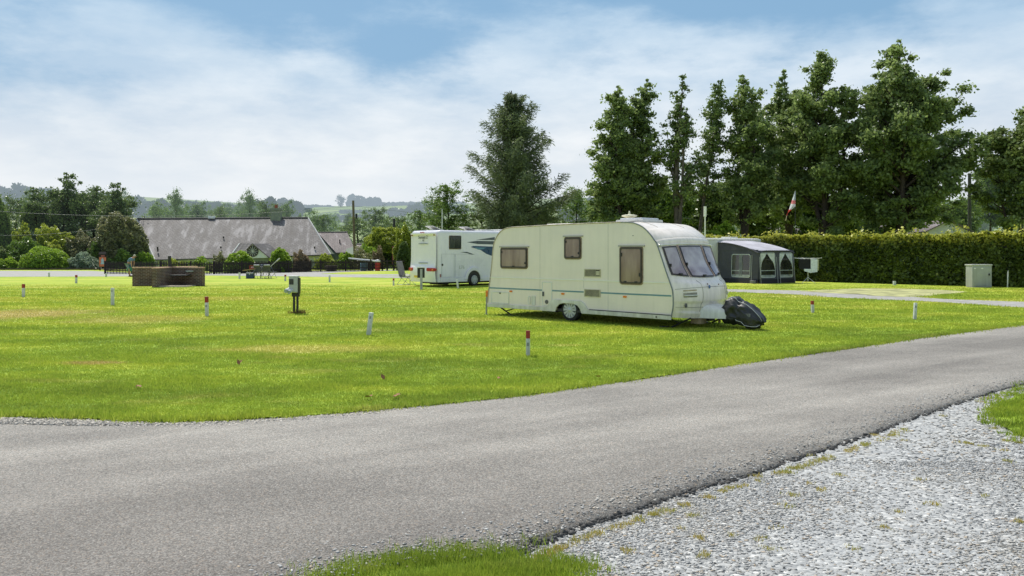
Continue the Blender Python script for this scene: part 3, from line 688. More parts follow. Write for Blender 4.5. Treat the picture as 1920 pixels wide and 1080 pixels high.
# pinkish strips between the panes, rail above, awning rail trim
for v in (-.535, .335):
    mb = MB(); pts = [fpt(iz(1.95-.06*k), v, .022) for k in range(14)]; mb.tube(pts, .014, 6); mb.build('window_strip', M('faded_strip', (.45, .30, .25), .5, .2, 8), cv, smooth=True)
mb = MB(); mb.tube([fpt(iz(1.965), -1+.04+1.92*k/24, .03) for k in range(25)], .014, 6); rl = mb.build('grab_rail', white, cv, smooth=True)
mb = MB(); 
for v in (-.98, .97):
    p0 = fpt(iz(1.965), v, .03); mb.lathe([(.001, -.03), (.032, -.02), (.032, .02), (.001, .03)], 10, p0, 'x')
mb.split('marker_light', M('clear_lens', (.55, .55, .55), .2, .1, 9), cv, smooth=True)
mb = MB(); mb.tube([(p[0], -.008, p[1]) for p in frontS], .016, 8); mb.build('edge_trim', greyrub, cv, smooth=True)
mb = MB(); mb.tube([(p[0], -.006, p[1]) for p in rearS+[(-1, 2.53), (.3, 2.55), frontS[0]]], .014, 8); mb.build('awning_rail', M('old_rail', (.42, .36, .28), .5, .3, 5), cv, smooth=True)
# moulding lines on the front panel
mb = MB()
for z_ in (.93, .52): mb.tube([fpt(iz(z_), -.97+1.94*k/24, .002) for k in range(25)], .005, 5)
for v in (-.42, .50): mb.tube([fpt(iz(1.08-.05*k), v+.03*math.sin(k/3), .002) for k in range(14)], .005, 5)
for v in (-.55, .45): mb.tube([fpt(1+1.6*k, v-.04*k/8, .002) for k in range(9)], .006, 5)
mb.split('seam', M('seam_dirt', (.26, .24, .20), .8, .2, 9), fp, smooth=True)
for v0, v1 in ((-.86, -.56), (.66, .93)):
    mb = MB(); mb.sheet([[fpt(iz(.84-.05*a), v0+(v1-v0)*b/6, .004) for b in range(7)] for a in range(3)]); hd = mb.build('grab_handle', M('recess', (.30, .28, .23), .7, .2, 7), cv)
    mb = MB(); mb.tube([fpt(iz(.78), v0+(v1-v0)*b/6, .022) for b in range(7)], .013, 6); mb.build('bar', white, hd, smooth=True)
    mb = MB(); mb.sheet([[fpt(iz(.90-.03*a), v0+(v1-v0)*b/6, .004) for b in range(7)] for a in range(2)]); mb.build('reflector', M('faded_lens', (.42, .33, .2), .5, .2, 9), hd)
mb = MB(); p0 = fpt(iz(.93), .02, .006); mb.lathe([(.001, .012), (.04, .010), (.045, 0)], 16, p0, 'x'); e_ = mb.build('badge', M('badge_blue', (.03, .10, .30), .3, .2, 20), cv, smooth=True)
e_.scale = (1, .8, 1.0)
mb = MB(); p0 = fpt(iz(.56), -.80, .006); mb.lathe([(.001, .014), (.05, .012), (.055, 0)], 16, p0, 'x'); mb.build('water_inlet', M('dark_grey', (.10, .10, .10), .5, .2, 9), cv, smooth=True)
mb = MB()
for v, z_ in ((-.2, .97), (.22, .96), (.02, .50)): 
    p0 = fpt(iz(z_), v, .004); mb.lathe([(.001, .010), (.018, .008), (.02, 0)], 10, p0, 'x')
mb.split('screw_cap', M('rust', (.22, .10, .05), .8, .3, 9), cv)
# fairing over the hitch
mb = MB(); g_ = []
for a in range(15):
    s_ = 3.12+1.05*a/14; hw = .52*(1-a/14)**.8+.09; zt = .60-.15*(a/14)-(.05 if a > 11 else 0); row = []
    for b in range(15):
        ang = math.pi*b/14; ex = .55; cx = math.copysign(abs(math.cos(ang))**ex, math.cos(ang)); row.append((s_, W/2-hw*cx, .24+(zt-.24)*abs(math.sin(ang))**ex))
    g_.append(row)
mb.sheet(g_); mb.build('hitch_fairing', white, cv, smooth=2)
mb = MB(); mb.tube([(1.2, W/2-.85, .25), (4.2, W/2-.06, .36)], .035, 6); mb.tube([(1.2, W/2+.85, .25), (4.2, W/2+.06, .36)], .035, 6); mb.tube([(4.1, W/2, .38), (4.45, W/2, .40)], .04, 8); mb.split('drawbar', steel, cv)
# lower skirt with wheel arch
sk = [(-2.90, .235), (-.44, .225), (-.40, .34), (-.30, .43), (-.18, .465), (.16, .465), (.29, .42), (.37, .34), (.42, .225), (3.0, .215), (3.0, .315), (.72, .325), (.60, .36), (.50, .49), (.40, .55), (-.50, .55), (-.62, .49), (-.70, .37), (-.80, .335), (-2.90, .325)]
mb = MB(); mb.prism(sk, -.035, .005); mb.build('skirt', M('skirt_alu', (.72, .71, .64), .45, .12, 4, dirt=((.33, .30, .22), .6, .1, .5)), cv, bevel=.006)
mb = MB(); mb.prism([(.66, .33), (2.98, .318), (2.98, .332), (.66, .345)], -.038, .002); mb.build('skirt_joint', black, cv)
mb = MB(); mb.box((-2.84, -.012, 1.075), (2.93, .002, 1.10)); mb.build('moulding', M('cream_moulding', (.84, .82, .74), .4, .05, 4), cv)
for a_, b_ in ((-2.85, -.90), (-.56, .47), (1.0, 3.0)):
    mb = MB(); mb.box((a_, -.004, .762), (b_, .002, .800)); mb.build('stripe', blueband, cv)
for (s0, z0, s1, z1, h_) in ((-2.42, 1.35, -1.40, 1.97, 1), (-.16, 1.63, .41, 2.24, 1), (1.56, 1.02, 2.24, 1.98, 2)):
    side_window(cv, s0+.03, z0+.02, s1-.03, z1-.05, 0, pane_side, handles=h_)
for s_, za, zb9 in ((-.98, .34, 2.50), (1.22, .34, 2.52), (.47, .88, 1.17)):
    mb = MB(); mb.box((s_-.004, -.003, za), (s_+.004, .001, zb9)); mb.build('panel_joint', M('joint_line', (.50, .48, .42), .6, .1, 5), cv)  # faint darker line along each panel joint
# vents
for (s0, z0, s1, z1) in ((.50, 1.18, 1.0, 1.38), (.50, .665, .99, .86)):
    mb = MB(); mb.ring([(s0, z0), (s1, z0), (s1, z1), (s0, z1)], [(s0+.02, z0+.02), (s1-.02, z0+.02), (s1-.02, z1-.02), (s0+.02, z1-.02)], -.02, .002)
    vn = mb.build('vent', M('vent_plastic', (.52, .47, .33), .5, .15, 9), cv)
    mb = MB(); mb.box((s0+.015, -.003, z0+.015), (s1-.015, .001, z1-.015)); mb.build('vent_back', M('vent_dark', (.07, .06, .045), .8, .2, 9), vn)
    mb = MB(); k = z0+.035
    while k < z1-.02: mb.box((s0+.02, -.018, k), (s1-.02-(.12 if z0 > 1 else 0), -.004, k+.012)); k += .028
    if z0 > 1: mb.box((s1-.14, -.02, z0+.04), (s1-.03, -.004, z1-.05))
    mb.build('slat', M('vent_plastic', None), vn)
# locker door, boxes, toilet door, lights
def hatch(s0, z0, s1, z1, nm, mat=cream, rad=.03):
    mb = MB(); mb.ring(rr(s0, z0, s1, z1, rad), rr(s0+.025, z0+.025, s1-.025, z1-.025, rad*.6), -.016, .001); d = mb.build(nm, white, cv, bevel=.003)
    mb = MB(); mb.prism(rr(s0+.024, z0+.024, s1-.024, z1-.024, rad*.6), -.008, .001); mb.build('panel', mat, d)
    return d
d = hatch(-2.76, .345, -2.09, .68, 'locker_door'); mb = MB(); mb.lathe([(.001, -.03), (.022, -.03), (.022, 0)], 12, (-2.42, 0, .645), 'y'); mb.build('lock', black, d)
d = hatch(-1.40, .38, -1.30, .60, 'socket_door'); d = hatch(-1.27, .355, -1.13, .62, 'service_hatch', white)
d = hatch(-.90, .355, -.56, 1.01, 'cassette_door'); mb = MB(); mb.box((-.88, -.03, .62), (-.83, -.006, .74)); mb.lathe([(.001, -.02), (.055, -.018), (.06, 0)], 16, (-.74, 0, .47), 'y'); mb.split('latch', M('dark_grey', None), d)
for s_ in (-2.02, -.20, 1.72):
    mb = MB(); mb.prism(rr(s_-.05, .685, s_+.05, .735, .02), -.02, 0); mb.build('side_marker', amber, cv)
mb = MB(); mb.lathe([(.001, -.012), (.02, -.01), (.02, 0)], 10, (2.62, -.035, .265), 'y'); mb.lathe([(.001, -.008), (.012, -.006), (.012, 0)], 8, (1.95, 0, 2.22), 'y'); mb.split('screw_cap', black, cv)
mb = MB(); mb.box((-2.98, -.02, .52), (-2.90, .10, .70)); mb.build('tail_lamp', M('amber_lens', None), cv)
mb = MB(); mb.tube([(-2.98, .03, .60), (-3.0, .03, .02)], .022, 8); mb.tube([(-3.0, .03, .02), (-3.0, .03, 0)], .05, 8); mb.build('awning_pole', steel, cv)
for sx_, y_ in ((-2.0, .12), (-2.0, W-.15), (2.75, .25), (2.75, W-.25)):
    mb = MB(); dr = 1 if sx_ < 0 else -1; mb.tube([(sx_-.6*dr, y_, .26), (sx_-.1*dr, y_, .02)], .022, 6); mb.tube([(sx_+.12*dr, y_, .26), (sx_-.33*dr, y_, .13)], .016, 6); mb.box((sx_-.2, y_-.06, 0), (sx_, y_+.06, .03)); mb.build('corner_steady', black, cv)
for y_ in (.03, W-.2):
    wheel(cv, (0, y_, .295), .295, .17, hub, 12, .74).scale = (1/1.056, 1, 1)
mb = MB(); mb.box((-.7, .02, .24), (.8, .06, .275)); mb.box((-.45, .25, .27), (.45, .9, .8)); mb.tube([(0, .2, .3), (0, W-.2, .3)], .05, 8); mb.box((-.9, .2, .19), (-.6, .5, .27)); mb.box((3.05, .95, .15), (3.4, 1.25, .24)); mb.split('chassis', black, cv)
mb = MB(); mb.box((3.1, .66, .10), (3.36, .92, .25)); mb.tube([(3.5, W/2+.1, .3), (3.5, W/2+.1, .1)], .03, 8); mb.split('step_block', M('old_wood', (.34, .26, .17), .8, .3, 7, .3), cv)
mb = MB(); mb.lathe([(.001, -.03), (.09, -.03), (.1, -.015), (.1, .015), (.09, .03), (.001, .03)], 16, (4.30, W/2, .10), 'y'); mb.tube([(4.28, W/2, .12), (4.22, W/2, .45)], .022, 8); mb.build('jockey_wheel', black, cv, smooth=True)
# roof furniture
mb = MB(); mb.box((1.05, .55, 2.56), (1.85, 1.45, 2.64)); sk_ = mb.build('skylight', M('skylight_frame', (.55, .55, .53), .4, .1, 6), cv, bevel=.02)
mb = MB(); mb.box((1.12, .62, 2.635), (1.78, 1.38, 2.685)); mb.build('dome', M('skylight_dome', (.60, .61, .64), .25, .1, 4), sk_, bevel=.03)
mb = MB(); mb.box((-1.35, .7, 2.55), (-.55, 1.3, 2.60)); mb.build('roof_vent', roofm, cv, bevel=.02)
mb = MB(); mb.lathe([(.06, 0), (.045, .05), (.04, .13), (.075, .15), (.16, .175), (.205, .20), (.20, .215), (.12, .235), (.03, .245), (.015, .33), (.001, .34)], 24, (.80, 1.5, 2.58)); mb.build('television_aerial', M('aerial_cream', (.62, .60, .44), .45, .1, 6), cv, smooth=True)

# the black towing cover over the drawbar
ct = M('black_pvc', (.020, .021, .024), .46, .35, 5, .6, 9, spec=.6)
E1 = Vector((1.4996, 21.86, 0)); ca = math.atan2(-.6995, .7148)
hx = E1+Matrix.Rotation(ca, 3, 'Z')@Vector((4.20, W/2, 0))
hc = thing('hitch_cover', 'black vinyl cover with white piping tied over the caravan drawbar', 'cover', hx, ca); hc.scale = (.84, 1, .93)
mb = MB(); g_ = []; nr = random.Random(4)
tp = [(-.34, .50, .16), (-.30, .66, .22), (-.20, .80, .27), (-.06, .82, .29), (.06, .79, .28), (.16, .70, .25), (.24, .69, .27), (.38, .64, .28), (.52, .53, .27), (.66, .41, .24), (.76, .31, .18), (.80, .22, .10)]
bt = [.26, .14, .11, .13, .12, .14, .11, .09, .03, .02, .05, .12]
NB = 56
for i, (s_, z1, hw) in enumerate(tp):
    row = []
    for b in range(NB):
        a = 2*math.pi*b/NB; cs = math.copysign(abs(math.cos(a))**.62, math.cos(a)); sn = math.copysign(abs(math.sin(a))**.8, math.sin(a))
        zc = (z1+bt[i])/2; fold = .045*math.sin(a*7+s_*13)+.035*math.sin(a*12-s_*23)+.03*math.sin(a*3+s_*31); wr = 1+fold+nr.gauss(0, .012)
        row.append((s_+.06*sn+.03*math.sin(a*6+i), hw*cs*wr, zc+(z1-bt[i])/2*sn*(1+fold*.6)))
    row.append(row[0]); g_.append(row)
mb.sheet(g_); mb.add([p for p in g_[0][:-1]], [tuple(range(NB))]); mb.add([p for p in g_[-1][:-1]], [tuple(range(NB))])
body = mb.build('cover_body', ct, hc, smooth=2)
dt = bpy.data.textures.new('folds', 'CLOUDS'); dt.noise_scale = .16; sb_ = body.modifiers.new('s', 'SUBSURF'); sb_.subdivision_type = 'SIMPLE'; sb_.levels = sb_.render_levels = 1; dm_ = body.modifiers.new('d', 'DISPLACE'); dm_.texture = dt; dm_.strength = .07; dm_.mid_level = .5
mb = MB(); mb.tube([(g_[i][38][0], g_[i][38][1]-.02, g_[i][38][2]+.01) if False else (g_[i][33][0]+.0, g_[i][33][1]-.025, g_[i][33][2]) for i in range(5, 12)], .008, 5); mb.tube([(g_[i][18][0], g_[i][18][1]-.012, g_[i][18][2]+.025) for i in range(1, 12)], .008, 5); mb.split('piping', M('white_piping', (.5, .5, .5), .6, .1, 9), hc)
mb = MB(); mb.box((.36, -.262, .34), (.60, -.235, .42)); mb.build('logo_patch', M('grey_print', (.16, .16, .17), .6, .4, 30), hc)

# ================================================================== the white motorhome
mhw = M('motorhome_side', (.72, .70, .76), .28, .04, 1.0, dirt=((.45, .46, .44), .25, .2, .8), coat=.5)
mhr = M('motorhome_rear', (.80, .77, .81), .33, .04, 1.0, coat=.3)
MHL = 6.9; MW = 2.42
mh = thing('motorhome', 'white coachbuilt motorhome with dark blue swoosh graphics seen from behind', 'motorhome', (gx(825, 42.2), 42.2, 0), math.atan2(.694, .72)); mh.scale = (.957, 1, 1)
# shell: rounded box cross-section lofted along the length with rounded rear corners
def shell(x_list, ins, name, mat, z0=.24, z1=2.90):
    mb = MB(); g_ = []
    for x, i_ in zip(x_list, ins):
        row = []; y0, y1 = i_, MW-i_; r = .16
        pts = [(y0, z0)]+[(y0+r-r*math.cos(a), z1-i_*.7-r+r*math.sin(a)) for a in [math.pi/2*k/6 for k in range(7)]]+[(y1-r+r*math.sin(a), z1-i_*.7-r+r*math.cos(a)) for a in [math.pi/2*k/6 for k in range(7)]]+[(y1, z0)]
        for (y, z) in pts: row.append((x, y, z))
        g_.append(row)
    mb.sheet(g_); mb.add(g_[0], [tuple(range(len(g_[0])))]); mb.add(g_[-1], [tuple(range(len(g_[0])))])
    return mb.build(name, mat, mh, smooth=True)
xs = [.24-.24*math.cos(math.pi/2*k/8) for k in range(9)]; ins = [.24-.24*math.sin(math.pi/2*k/8) for k in range(9)]
shell([x-.06 for x in xs]+[5.3], ins+[0.0], 'body', mhw)
# cab
mb = MB(); cabp = [(5.3, .3), (5.3, 2.9), (5.9, 2.75), (6.25, 2.2), (7.0, 1.35), (7.45, 1.1), (7.5, .3)]; mb.prism(cabp, .12, MW-.12); mb.build('cab', mhw, mh, bevel=.06)
# rear moulding: frame, bulged skirt, recessed centre
rm = []
def rearpt(y, z):
    e = 1-(abs(y-MW/2)/(MW/2))**6; bul = .12*math.exp(-((z-.75)/.42)**2)*1.0; 
    fr = .075 if (z > 2.66) else 0
    inr = -.045*sm(.22, .34, y)*(1-sm(MW-.34, MW-.22, y))*sm(1.02, 1.14, z)*(1-sm(2.62, 2.68, z))
    return (-.07-.11*max(0, e)**.5*.6-bul*e-fr*.6*e-inr, y, z)
mb = MB(); ZZ = [.24+2.52*k/60 for k in range(61)]; YY = [.16+(MW-.32)*k/48 for k in range(49)]
mb.sheet([[rearpt(y, z) for y in YY] for z in ZZ]); mb.build('rear_panel', mhr, mh, smooth=2)
mb = MB()
for z_ in (2.21, 1.22): mb.box((-.17, MW/2-.36, z_-.02), (-.125, MW/2+.36, z_+.02))
mb.split('rear_grip', M('mid_grey', (.25, .27, .27), .6, .1, 5), mh, bevel=.008)  # one even grey, also used on the post number plates
for y0 in (.16, MW-.46):
    mb = MB(); mb.prism(rr(y0, .80, y0+(.62 if y0 < 1 else .3), .97, .06), -.29 if y0 < 1 else -.29, -.10, axis='x')
    tl = mb.build('tail_lamp', redl, mh, bevel=.02)
    mb = MB(); mb.prism(rr(y0+.05, .84, y0+.16, .93, .03), -.30, -.19, axis='x'); mb.build('indicator', amber, tl)
for y0 in (.24, MW-.32): 
    mb = MB(); mb.box((-.17, y0, 2.62), (-.12, y0+.1, 2.68)); mb.build('marker_light', M('dull_red', (.25, .06, .05), .4, .2, 9), mh)
mb = MB(); mb.box((-.25, MW/2-.13, 2.775), (-.16, MW/2+.13, 2.815)); mb.build('brake_light', redl, mh)
mb = MB(); mb.box((-.265, MW/2+.10, .46), (-.22, MW/2+.62, .57)); mb.build('number_plate', M('yellow_plate', (.72, .50, .06), .4, .1, 9), mh)
def text(body, size, loc, rot, mat, parent, name='lettering', ext=.004):
    cu = bpy.data.curves.new(name, 'FONT'); cu.body = body; cu.size = size; cu.extrude = ext; cu.align_x = 'CENTER'; cu.align_y = 'CENTER'
    tmp = bpy.data.objects.new('tmp', cu); C.objects.link(tmp); dg = bpy.context.evaluated_depsgraph_get(); me = bpy.data.meshes.new_from_object(tmp.evaluated_get(dg))
    bpy.data.objects.remove(tmp); me.materials.clear(); me.materials.append(mat); me.name = name
    o = bpy.data.objects.new(name, me); link(o, parent); o.location = loc; o.rotation_euler = rot; return o
letd = M('dark_lettering', (.05, .07, .07), .5, .1, 9); letg = M('grey_lettering', (.40, .42, .40), .5, .1, 9)
text('Sunset 2', .23, (-.150, MW/2+.02, 2.54), (math.pi/2, 0, -math.pi/2), letd, mh)
mb = MB(); mb.add([(-.15, MW/2, 2.45), (-.15, MW/2+.045, 2.38), (-.15, MW/2, 2.30), (-.15, MW/2-.045, 2.38)], [(0, 1, 2, 3)]); mb.build('emblem', letd, mh)
text('L76', .26, (1.52, -.004, .98), (math.pi/2, 0, 0), letg, mh)
# side details (y = 0 is the near side)
side_window(mh, .64, 1.95, 1.44, 2.60, -.002, panemat('dark_glass', (.012, .016, .016), (.05, .06, .055), 2), M('mh_frame', (.02, .022, .025), .3, .1, 9), .03, rail=False)
linec = M('panel_gap', (.25, .28, .29), .6, .1, 5)
mb = MB()
for a_, b_ in (((.10, 1.68), (2.1, 1.66)), ((.98, 1.66), (.98, .50)), ((.12, 1.66), (.12, .52)), ((.12, .50), (1.75, .47)), ((1.06, 1.66), (1.06, .5))):
    mb.tube([(a_[0], -.002, a_[1]), (b_[0], -.002, b_[1])], .006, 4)
mb.split('panel_gap', linec, mh)
mb = MB(); mb.lathe([(.001, -.02), (.055, -.018), (.06, 0)], 16, (.16, 0, 1.13), 'y'); mb.build('fuel_cap', black, mh)
mb = MB(); mb.box((-.0, -.012, .50), (.07, .0, .66)); mb.build('side_marker', M('dull_red', None), mh)
mb = MB(); mb.box((.06, -.028, .24), (5.3, .004, .47)); sk2 = mb.build('skirt', mhw, mh, bevel=.01)
wc = (2.36, .34)
outer = [(wc[0]+.66*math.cos(math.pi*k/16), wc[1]+.66*math.sin(math.pi*k/16)) for k in range(17)]; inner = [(wc[0]+.47*math.cos(math.pi*k/16), wc[1]+.47*math.sin(math.pi*k/16)) for k in range(17)]
mb = MB(); mb.prism(outer+inner[::-1], -.075, -.0); mb.build('wheel_arch', mhw, mh, bevel=.02)
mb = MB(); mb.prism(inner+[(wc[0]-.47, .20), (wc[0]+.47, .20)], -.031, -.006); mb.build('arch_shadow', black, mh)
wheel(mh, (wc[0]+.02, -.06, .33), .33, .2, M('alloy', (.40, .43, .47), .35, .15, 7, metal=.5), 7, .70); wheel(mh, (wc[0], MW-.24, .33), .33, .2, hub, 7, .7); wheel(mh, (6.2, .06, .33), .33, .2, hub, 7, .7)
mb = MB(); mb.box((.4, .3, .14), (5.2, MW-.3, .25)); mb.box((.3, .5, .1), (.9, 1.2, .2)); mb.split('chassis', black, mh)
dk = M('swoosh_dark', (.075, .09, .115), .3, .1, 5); dbl = M('swoosh_blue', (.02, .06, .14), .3, .15, 5); lbl = M('swoosh_light', (.10, .22, .34), .3, .1, 5)
for nm, mt_, ply in (('graphic', dk, [(1.88, 2.29), (2.6, 2.37), (3.95, 2.36), (3.95, 2.18), (2.7, 2.20)]), ('graphic', dk, [(2.55, 2.42), (3.95, 2.58), (3.95, 2.42)]),
    ('graphic', dbl, [(2.15, 2.04), (2.35, 2.10), (4.3, 2.06), (4.6, 1.35), (3.3, 1.68), (2.9, 1.88)]), ('graphic', lbl, [(2.4, 2.03), (3.3, 2.02), (3.1, 1.93), (2.7, 1.90)]), ('graphic', mhw, [(2.25, 1.99), (2.32, 1.99), (3.7, 1.45), (3.6, 1.43)]),
    ('graphic', dk, [(1.36, 1.775), (1.9, 1.79), (2.45, 1.64), (2.15, 1.65), (1.95, 1.71)])):
    mb = MB(); yy = -.004 if mt_ in (dk, dbl) else -.007; mb.prism(ply, yy, .002); mb.build(nm, mt_, mh)
# roof: tilted skylights, rails
for x0, y0 in ((.55, 1.1), (2.9, 1.0)):
    mb = MB(); mb.box((x0, y0, 2.89), (x0+.7, y0+.7, 2.94)); sk3 = mb.build('skylight', white, mh, bevel=.01)
    mb = MB(); mb.slab([(x0-.1, y0, 3.15), (x0+.55, y0, 2.95), (x0+.55, y0+.7, 2.95), (x0-.1, y0+.7, 3.15)], .02); mb.build('lid', M('skylight_lid', (.62, .60, .57), .3, .1, 5), sk3)
mb = MB(); mb.box((3.5, .5, 2.9), (4.6, 1.4, 2.99)); mb.box((4.8, .4, 2.9), (5.2, 1.8, 3.02)); mb.split('roof_box', white, mh, bevel=.03)
# ================================================================== awning, third caravan, airer
aC = Vector((13.79, 46.55, 0)); aA = math.atan2(1.6, 2.5)
fab = M('awning_charcoal', (.066, .067, .088), .85, .18, 2.5, .25, 8); fabr = M('awning_roof', (.43, .425, .48), .7, .15, 1.5, .25, 5); clear = M('clear_film', (.30, .33, .34), .25, .25, 3); fabw = M('curtain_white', (.55, .58, .58), .8, .15, 6)
c3 = thing('touring_caravan', 'pale caravan mostly hidden behind the charcoal awning by the hedge', 'caravan', aC, aA)
mb = MB(); p3 = rr(3.06, .35, 5.0, 2.60, .22, 6)
g_ = []
for x_, i_ in ((-1.7, .15), (-1.6, .05), (-1.4, 0), (3.6, 0), (3.8, .05), (3.87, .16)):
    g_.append([(x_, min(max(a, 3.06+i_), 5.0-i_), min(b, 2.60-i_*.6)) for a, b in p3+[p3[0]]])
mb.sheet(g_); mb.add(g_[0][:-1], [tuple(range(len(p3)))]); mb.add(g_[-1][:-1], [tuple(range(len(p3)))]); mb.build('body', M('caravan_pale', (.60, .61, .58), .4, .05, 2), c3, smooth=True)
mb = MB(); mb.box((1.6, 3.6, 2.60), (2.3, 4.3, 2.69)); mb.build('skylight', white, c3, bevel=.02)
mb = MB(); mb.box((-1.2, 3.02, 2.50), (3.6, 3.07, 2.56)); mb.build('awning_rail', white, c3)
mb = MB(); mb.box((-1.5, 3.15, .2), (3.7, 4.9, .36)); mb.build('chassis', black, c3)
wheel(c3, (1.0, 3.10, .3), .3, .17, hub, 8, .72)
aw = thing('caravan_awning', 'charcoal porch awning with pale grey roof and curtained clear windows', 'awning', aC, aA)
LW, DP = 2.95, 3.0
def wallz(x): return 1.86-.03*math.sin(math.pi*x/LW)
# roof: sags between beams
mb = MB(); g_ = []
for i in range(25):
    x = -.04+(LW+.08)*i/24; row = []
    for j in range(17):
        u = j/16; y = -.03+(DP+.03)*u; z = 1.85+.60*math.sin(u*math.pi/2)**.85-.045*abs(math.sin(math.pi*x/LW*2))*math.sin(math.pi*u); 
        edge_ = min(1, min(i, 24-i)/5); z -= .13*(1-edge_)**2; xx_ = x if i not in (0, 24) else x
        row.append((xx_+.02*math.sin(u*9), y, z))
    g_.append(row)
mb.sheet(g_); mb.build('roof', fabr, aw, smooth=2)
mb = MB(); 
for i in (0, 24): mb.tube([g_[i][j] for j in range(0, 17, 2)], .035, 6)
mb.tube([(p[0][0], p[0][1], p[0][2]-.01) for p in g_], .035, 6); mb.split('roof_seam', fab, aw, smooth=True)
# walls as frames with windows
def wallpanel(P, x0, x1, ztop, wins, nm):
    """P(x,z,off)->point ; wins list of (x0,z0,x1,z1)"""
    mb = MB(); xsn = sorted({x0, x1}|{a for w_ in wins for a in (w_[0], w_[2])}); 
    for a, b in zip(xsn[:-1], xsn[1:]):
        hit = [w_ for w_ in wins if w_[0] <= a+1e-6 and w_[2] >= b-1e-6]
        spans = [(.02, ztop)] if not hit else [(.02, hit[0][1]), (hit[0][3], ztop)]
        for z0, z1 in spans: mb.add([P(a, z0, 0), P(b, z0, 0), P(b, z1, 0), P(a, z1, 0)], [(0, 1, 2, 3)])
    wl = mb.build(nm, fab, aw)
    for (a, z0, b, z1) in wins:
        o_ = rr(a, z0, b, z1, .12); i_ = rr(a+.04, z0+.05, b-.04, z1-.05, .09); n_ = len(o_)
        mb = MB(); mb.add([P(*q, .012) for q in o_]+[P(*q, .012) for q in i_], [(k, (k+1) % n_, n_+(k+1) % n_, n_+k) for k in range(n_)]); wd = mb.build('window', M('window_piping', (.42, .45, .47), .6, .15, 9), wl)
        mb = MB(); mb.add([P(*q, -.01) for q in i_], [tuple(range(n_))]); mb.build('pane', M('awning_film', (.035, .035, .032), .12, .5, 1.2, coat=.5), wd)
        mb = MB(); zb_ = z0+(z1-z0)*.27; mb.add([P(a+.04, zb_, .006), P(b-.04, zb_, .006), P(b-.04, zb_+.05, .006), P(a+.04, zb_+.05, .006)], [(0, 1, 2, 3)]); mb.build('crossbar', clear, wd)
        mb = MB(); mb.add([P(a+.04, z0+.04, .004), P(b-.04, z0+.04, .004), P(b-.04, z0+.16, .004), P(a+.04, z0+.16, .004)], [(0, 1, 2, 3)]); mb.build('film_hem', clear, wd)
        if nm == 'front_wall':
            m_ = (a+b)/2-.06; zt = z1-.06
            for e0, e1, s_ in ((a+.05, m_, 1), (b-.05, m_, -1)):
                mb = MB(); low = z0+(z1-z0)*(.42 if s_ > 0 else .36)
                mb.sheet([[P(e0+(e1-e0)*(k/8)*(1-q/10)**.8*.96+ .015*math.sin(k*2.2), zt+(low-zt)*(q/10)*(1-.35*k/8), .008+.008*math.sin(k*2.6)) for k in range(9)] for q in range(11)]); mb.build('curtain', fabw, wd, smooth=2)
        else:
            mb = MB(); mb.sheet([[P(a+(b-a)*(.42+.18*k/6)+.02*math.sin(q), z0+.08+(z1-z0-.14)*q/10, .006+.006*math.sin(k*2)) for k in range(7)] for q in range(11)]); mb.build('curtain', M('curtain_grey', (.17, .18, .20), .8, .2, 6), wd, smooth=2)
    return wl
slope = .06
Pf = lambda x, z, o: (x, -o-slope*(1-z/1.86), z)
Ps = lambda y, z, o: (-o-slope*(1-z/1.86), y, z)
wallpanel(Pf, -.05, LW+.05, 1.86, [(.12, .32, 1.36, 1.74), (1.72, .32, 2.86, 1.74)], 'front_wall')
wallpanel(Ps, 0, DP, 1.90, [(.55, .32, 1.95, 1.66)], 'side_wall')
mb = MB(); mb.add([(-.02, 0, 1.86), (-.02, DP, 1.86), (-.02, DP, 2.31), (-.02, DP*.6, 2.20), (-.02, DP*.3, 2.03)], [(0, 1, 2, 3, 4)]); mb.build('gable', fab, aw)
mb = MB(); mb.add([(LW+.02, 0, 0), (LW+.02, DP, 0), (LW+.02, DP, 2.31), (LW+.02, DP*.3, 2.03), (LW+.02, 0, 1.86)], [(0, 1, 2, 3, 4)]); mb.build('side_wall', fab, aw)
mud = M('mud_skirt', (.014, .015, .022), .8, .3, 4)
mb = MB(); mb.add([Pf(-.1, 0, .05), Pf(LW+.05, 0, .05), Pf(LW+.03, .25, .02), Pf(-.05, .25, .02)], [(0, 1, 2, 3)]); mb.build('mud_skirt', mud, aw)
mb = MB(); mb.add([Ps(0, 0, .05), Ps(DP, 0, .05), Ps(DP, .25, .02), Ps(0, .25, .02)], [(0, 1, 2, 3)]); mb.build('mud_skirt', mud, aw)
for x_ in (.08, 1.50, 1.72, LW+.02):
    mb = MB(); mb.tube([Pf(x_-.05, 1.5, .03), Pf(x_, .0, .06)], .012, 5); mb.build('storm_strap', M('strap', (.40, .41, .43), .7, .1, 5), aw)
for y_ in (.42,):
    mb = MB(); mb.tube([Ps(y_, 1.6, .03), Ps(y_, .0, .06)], .014, 5); mb.build('storm_strap', M('strap', None), aw)
mb = MB(); mb.box((-.4, .05, .02), (-.15, .28, .18)); mb.split('bag', M('grey_print', None), aw, bevel=.02)

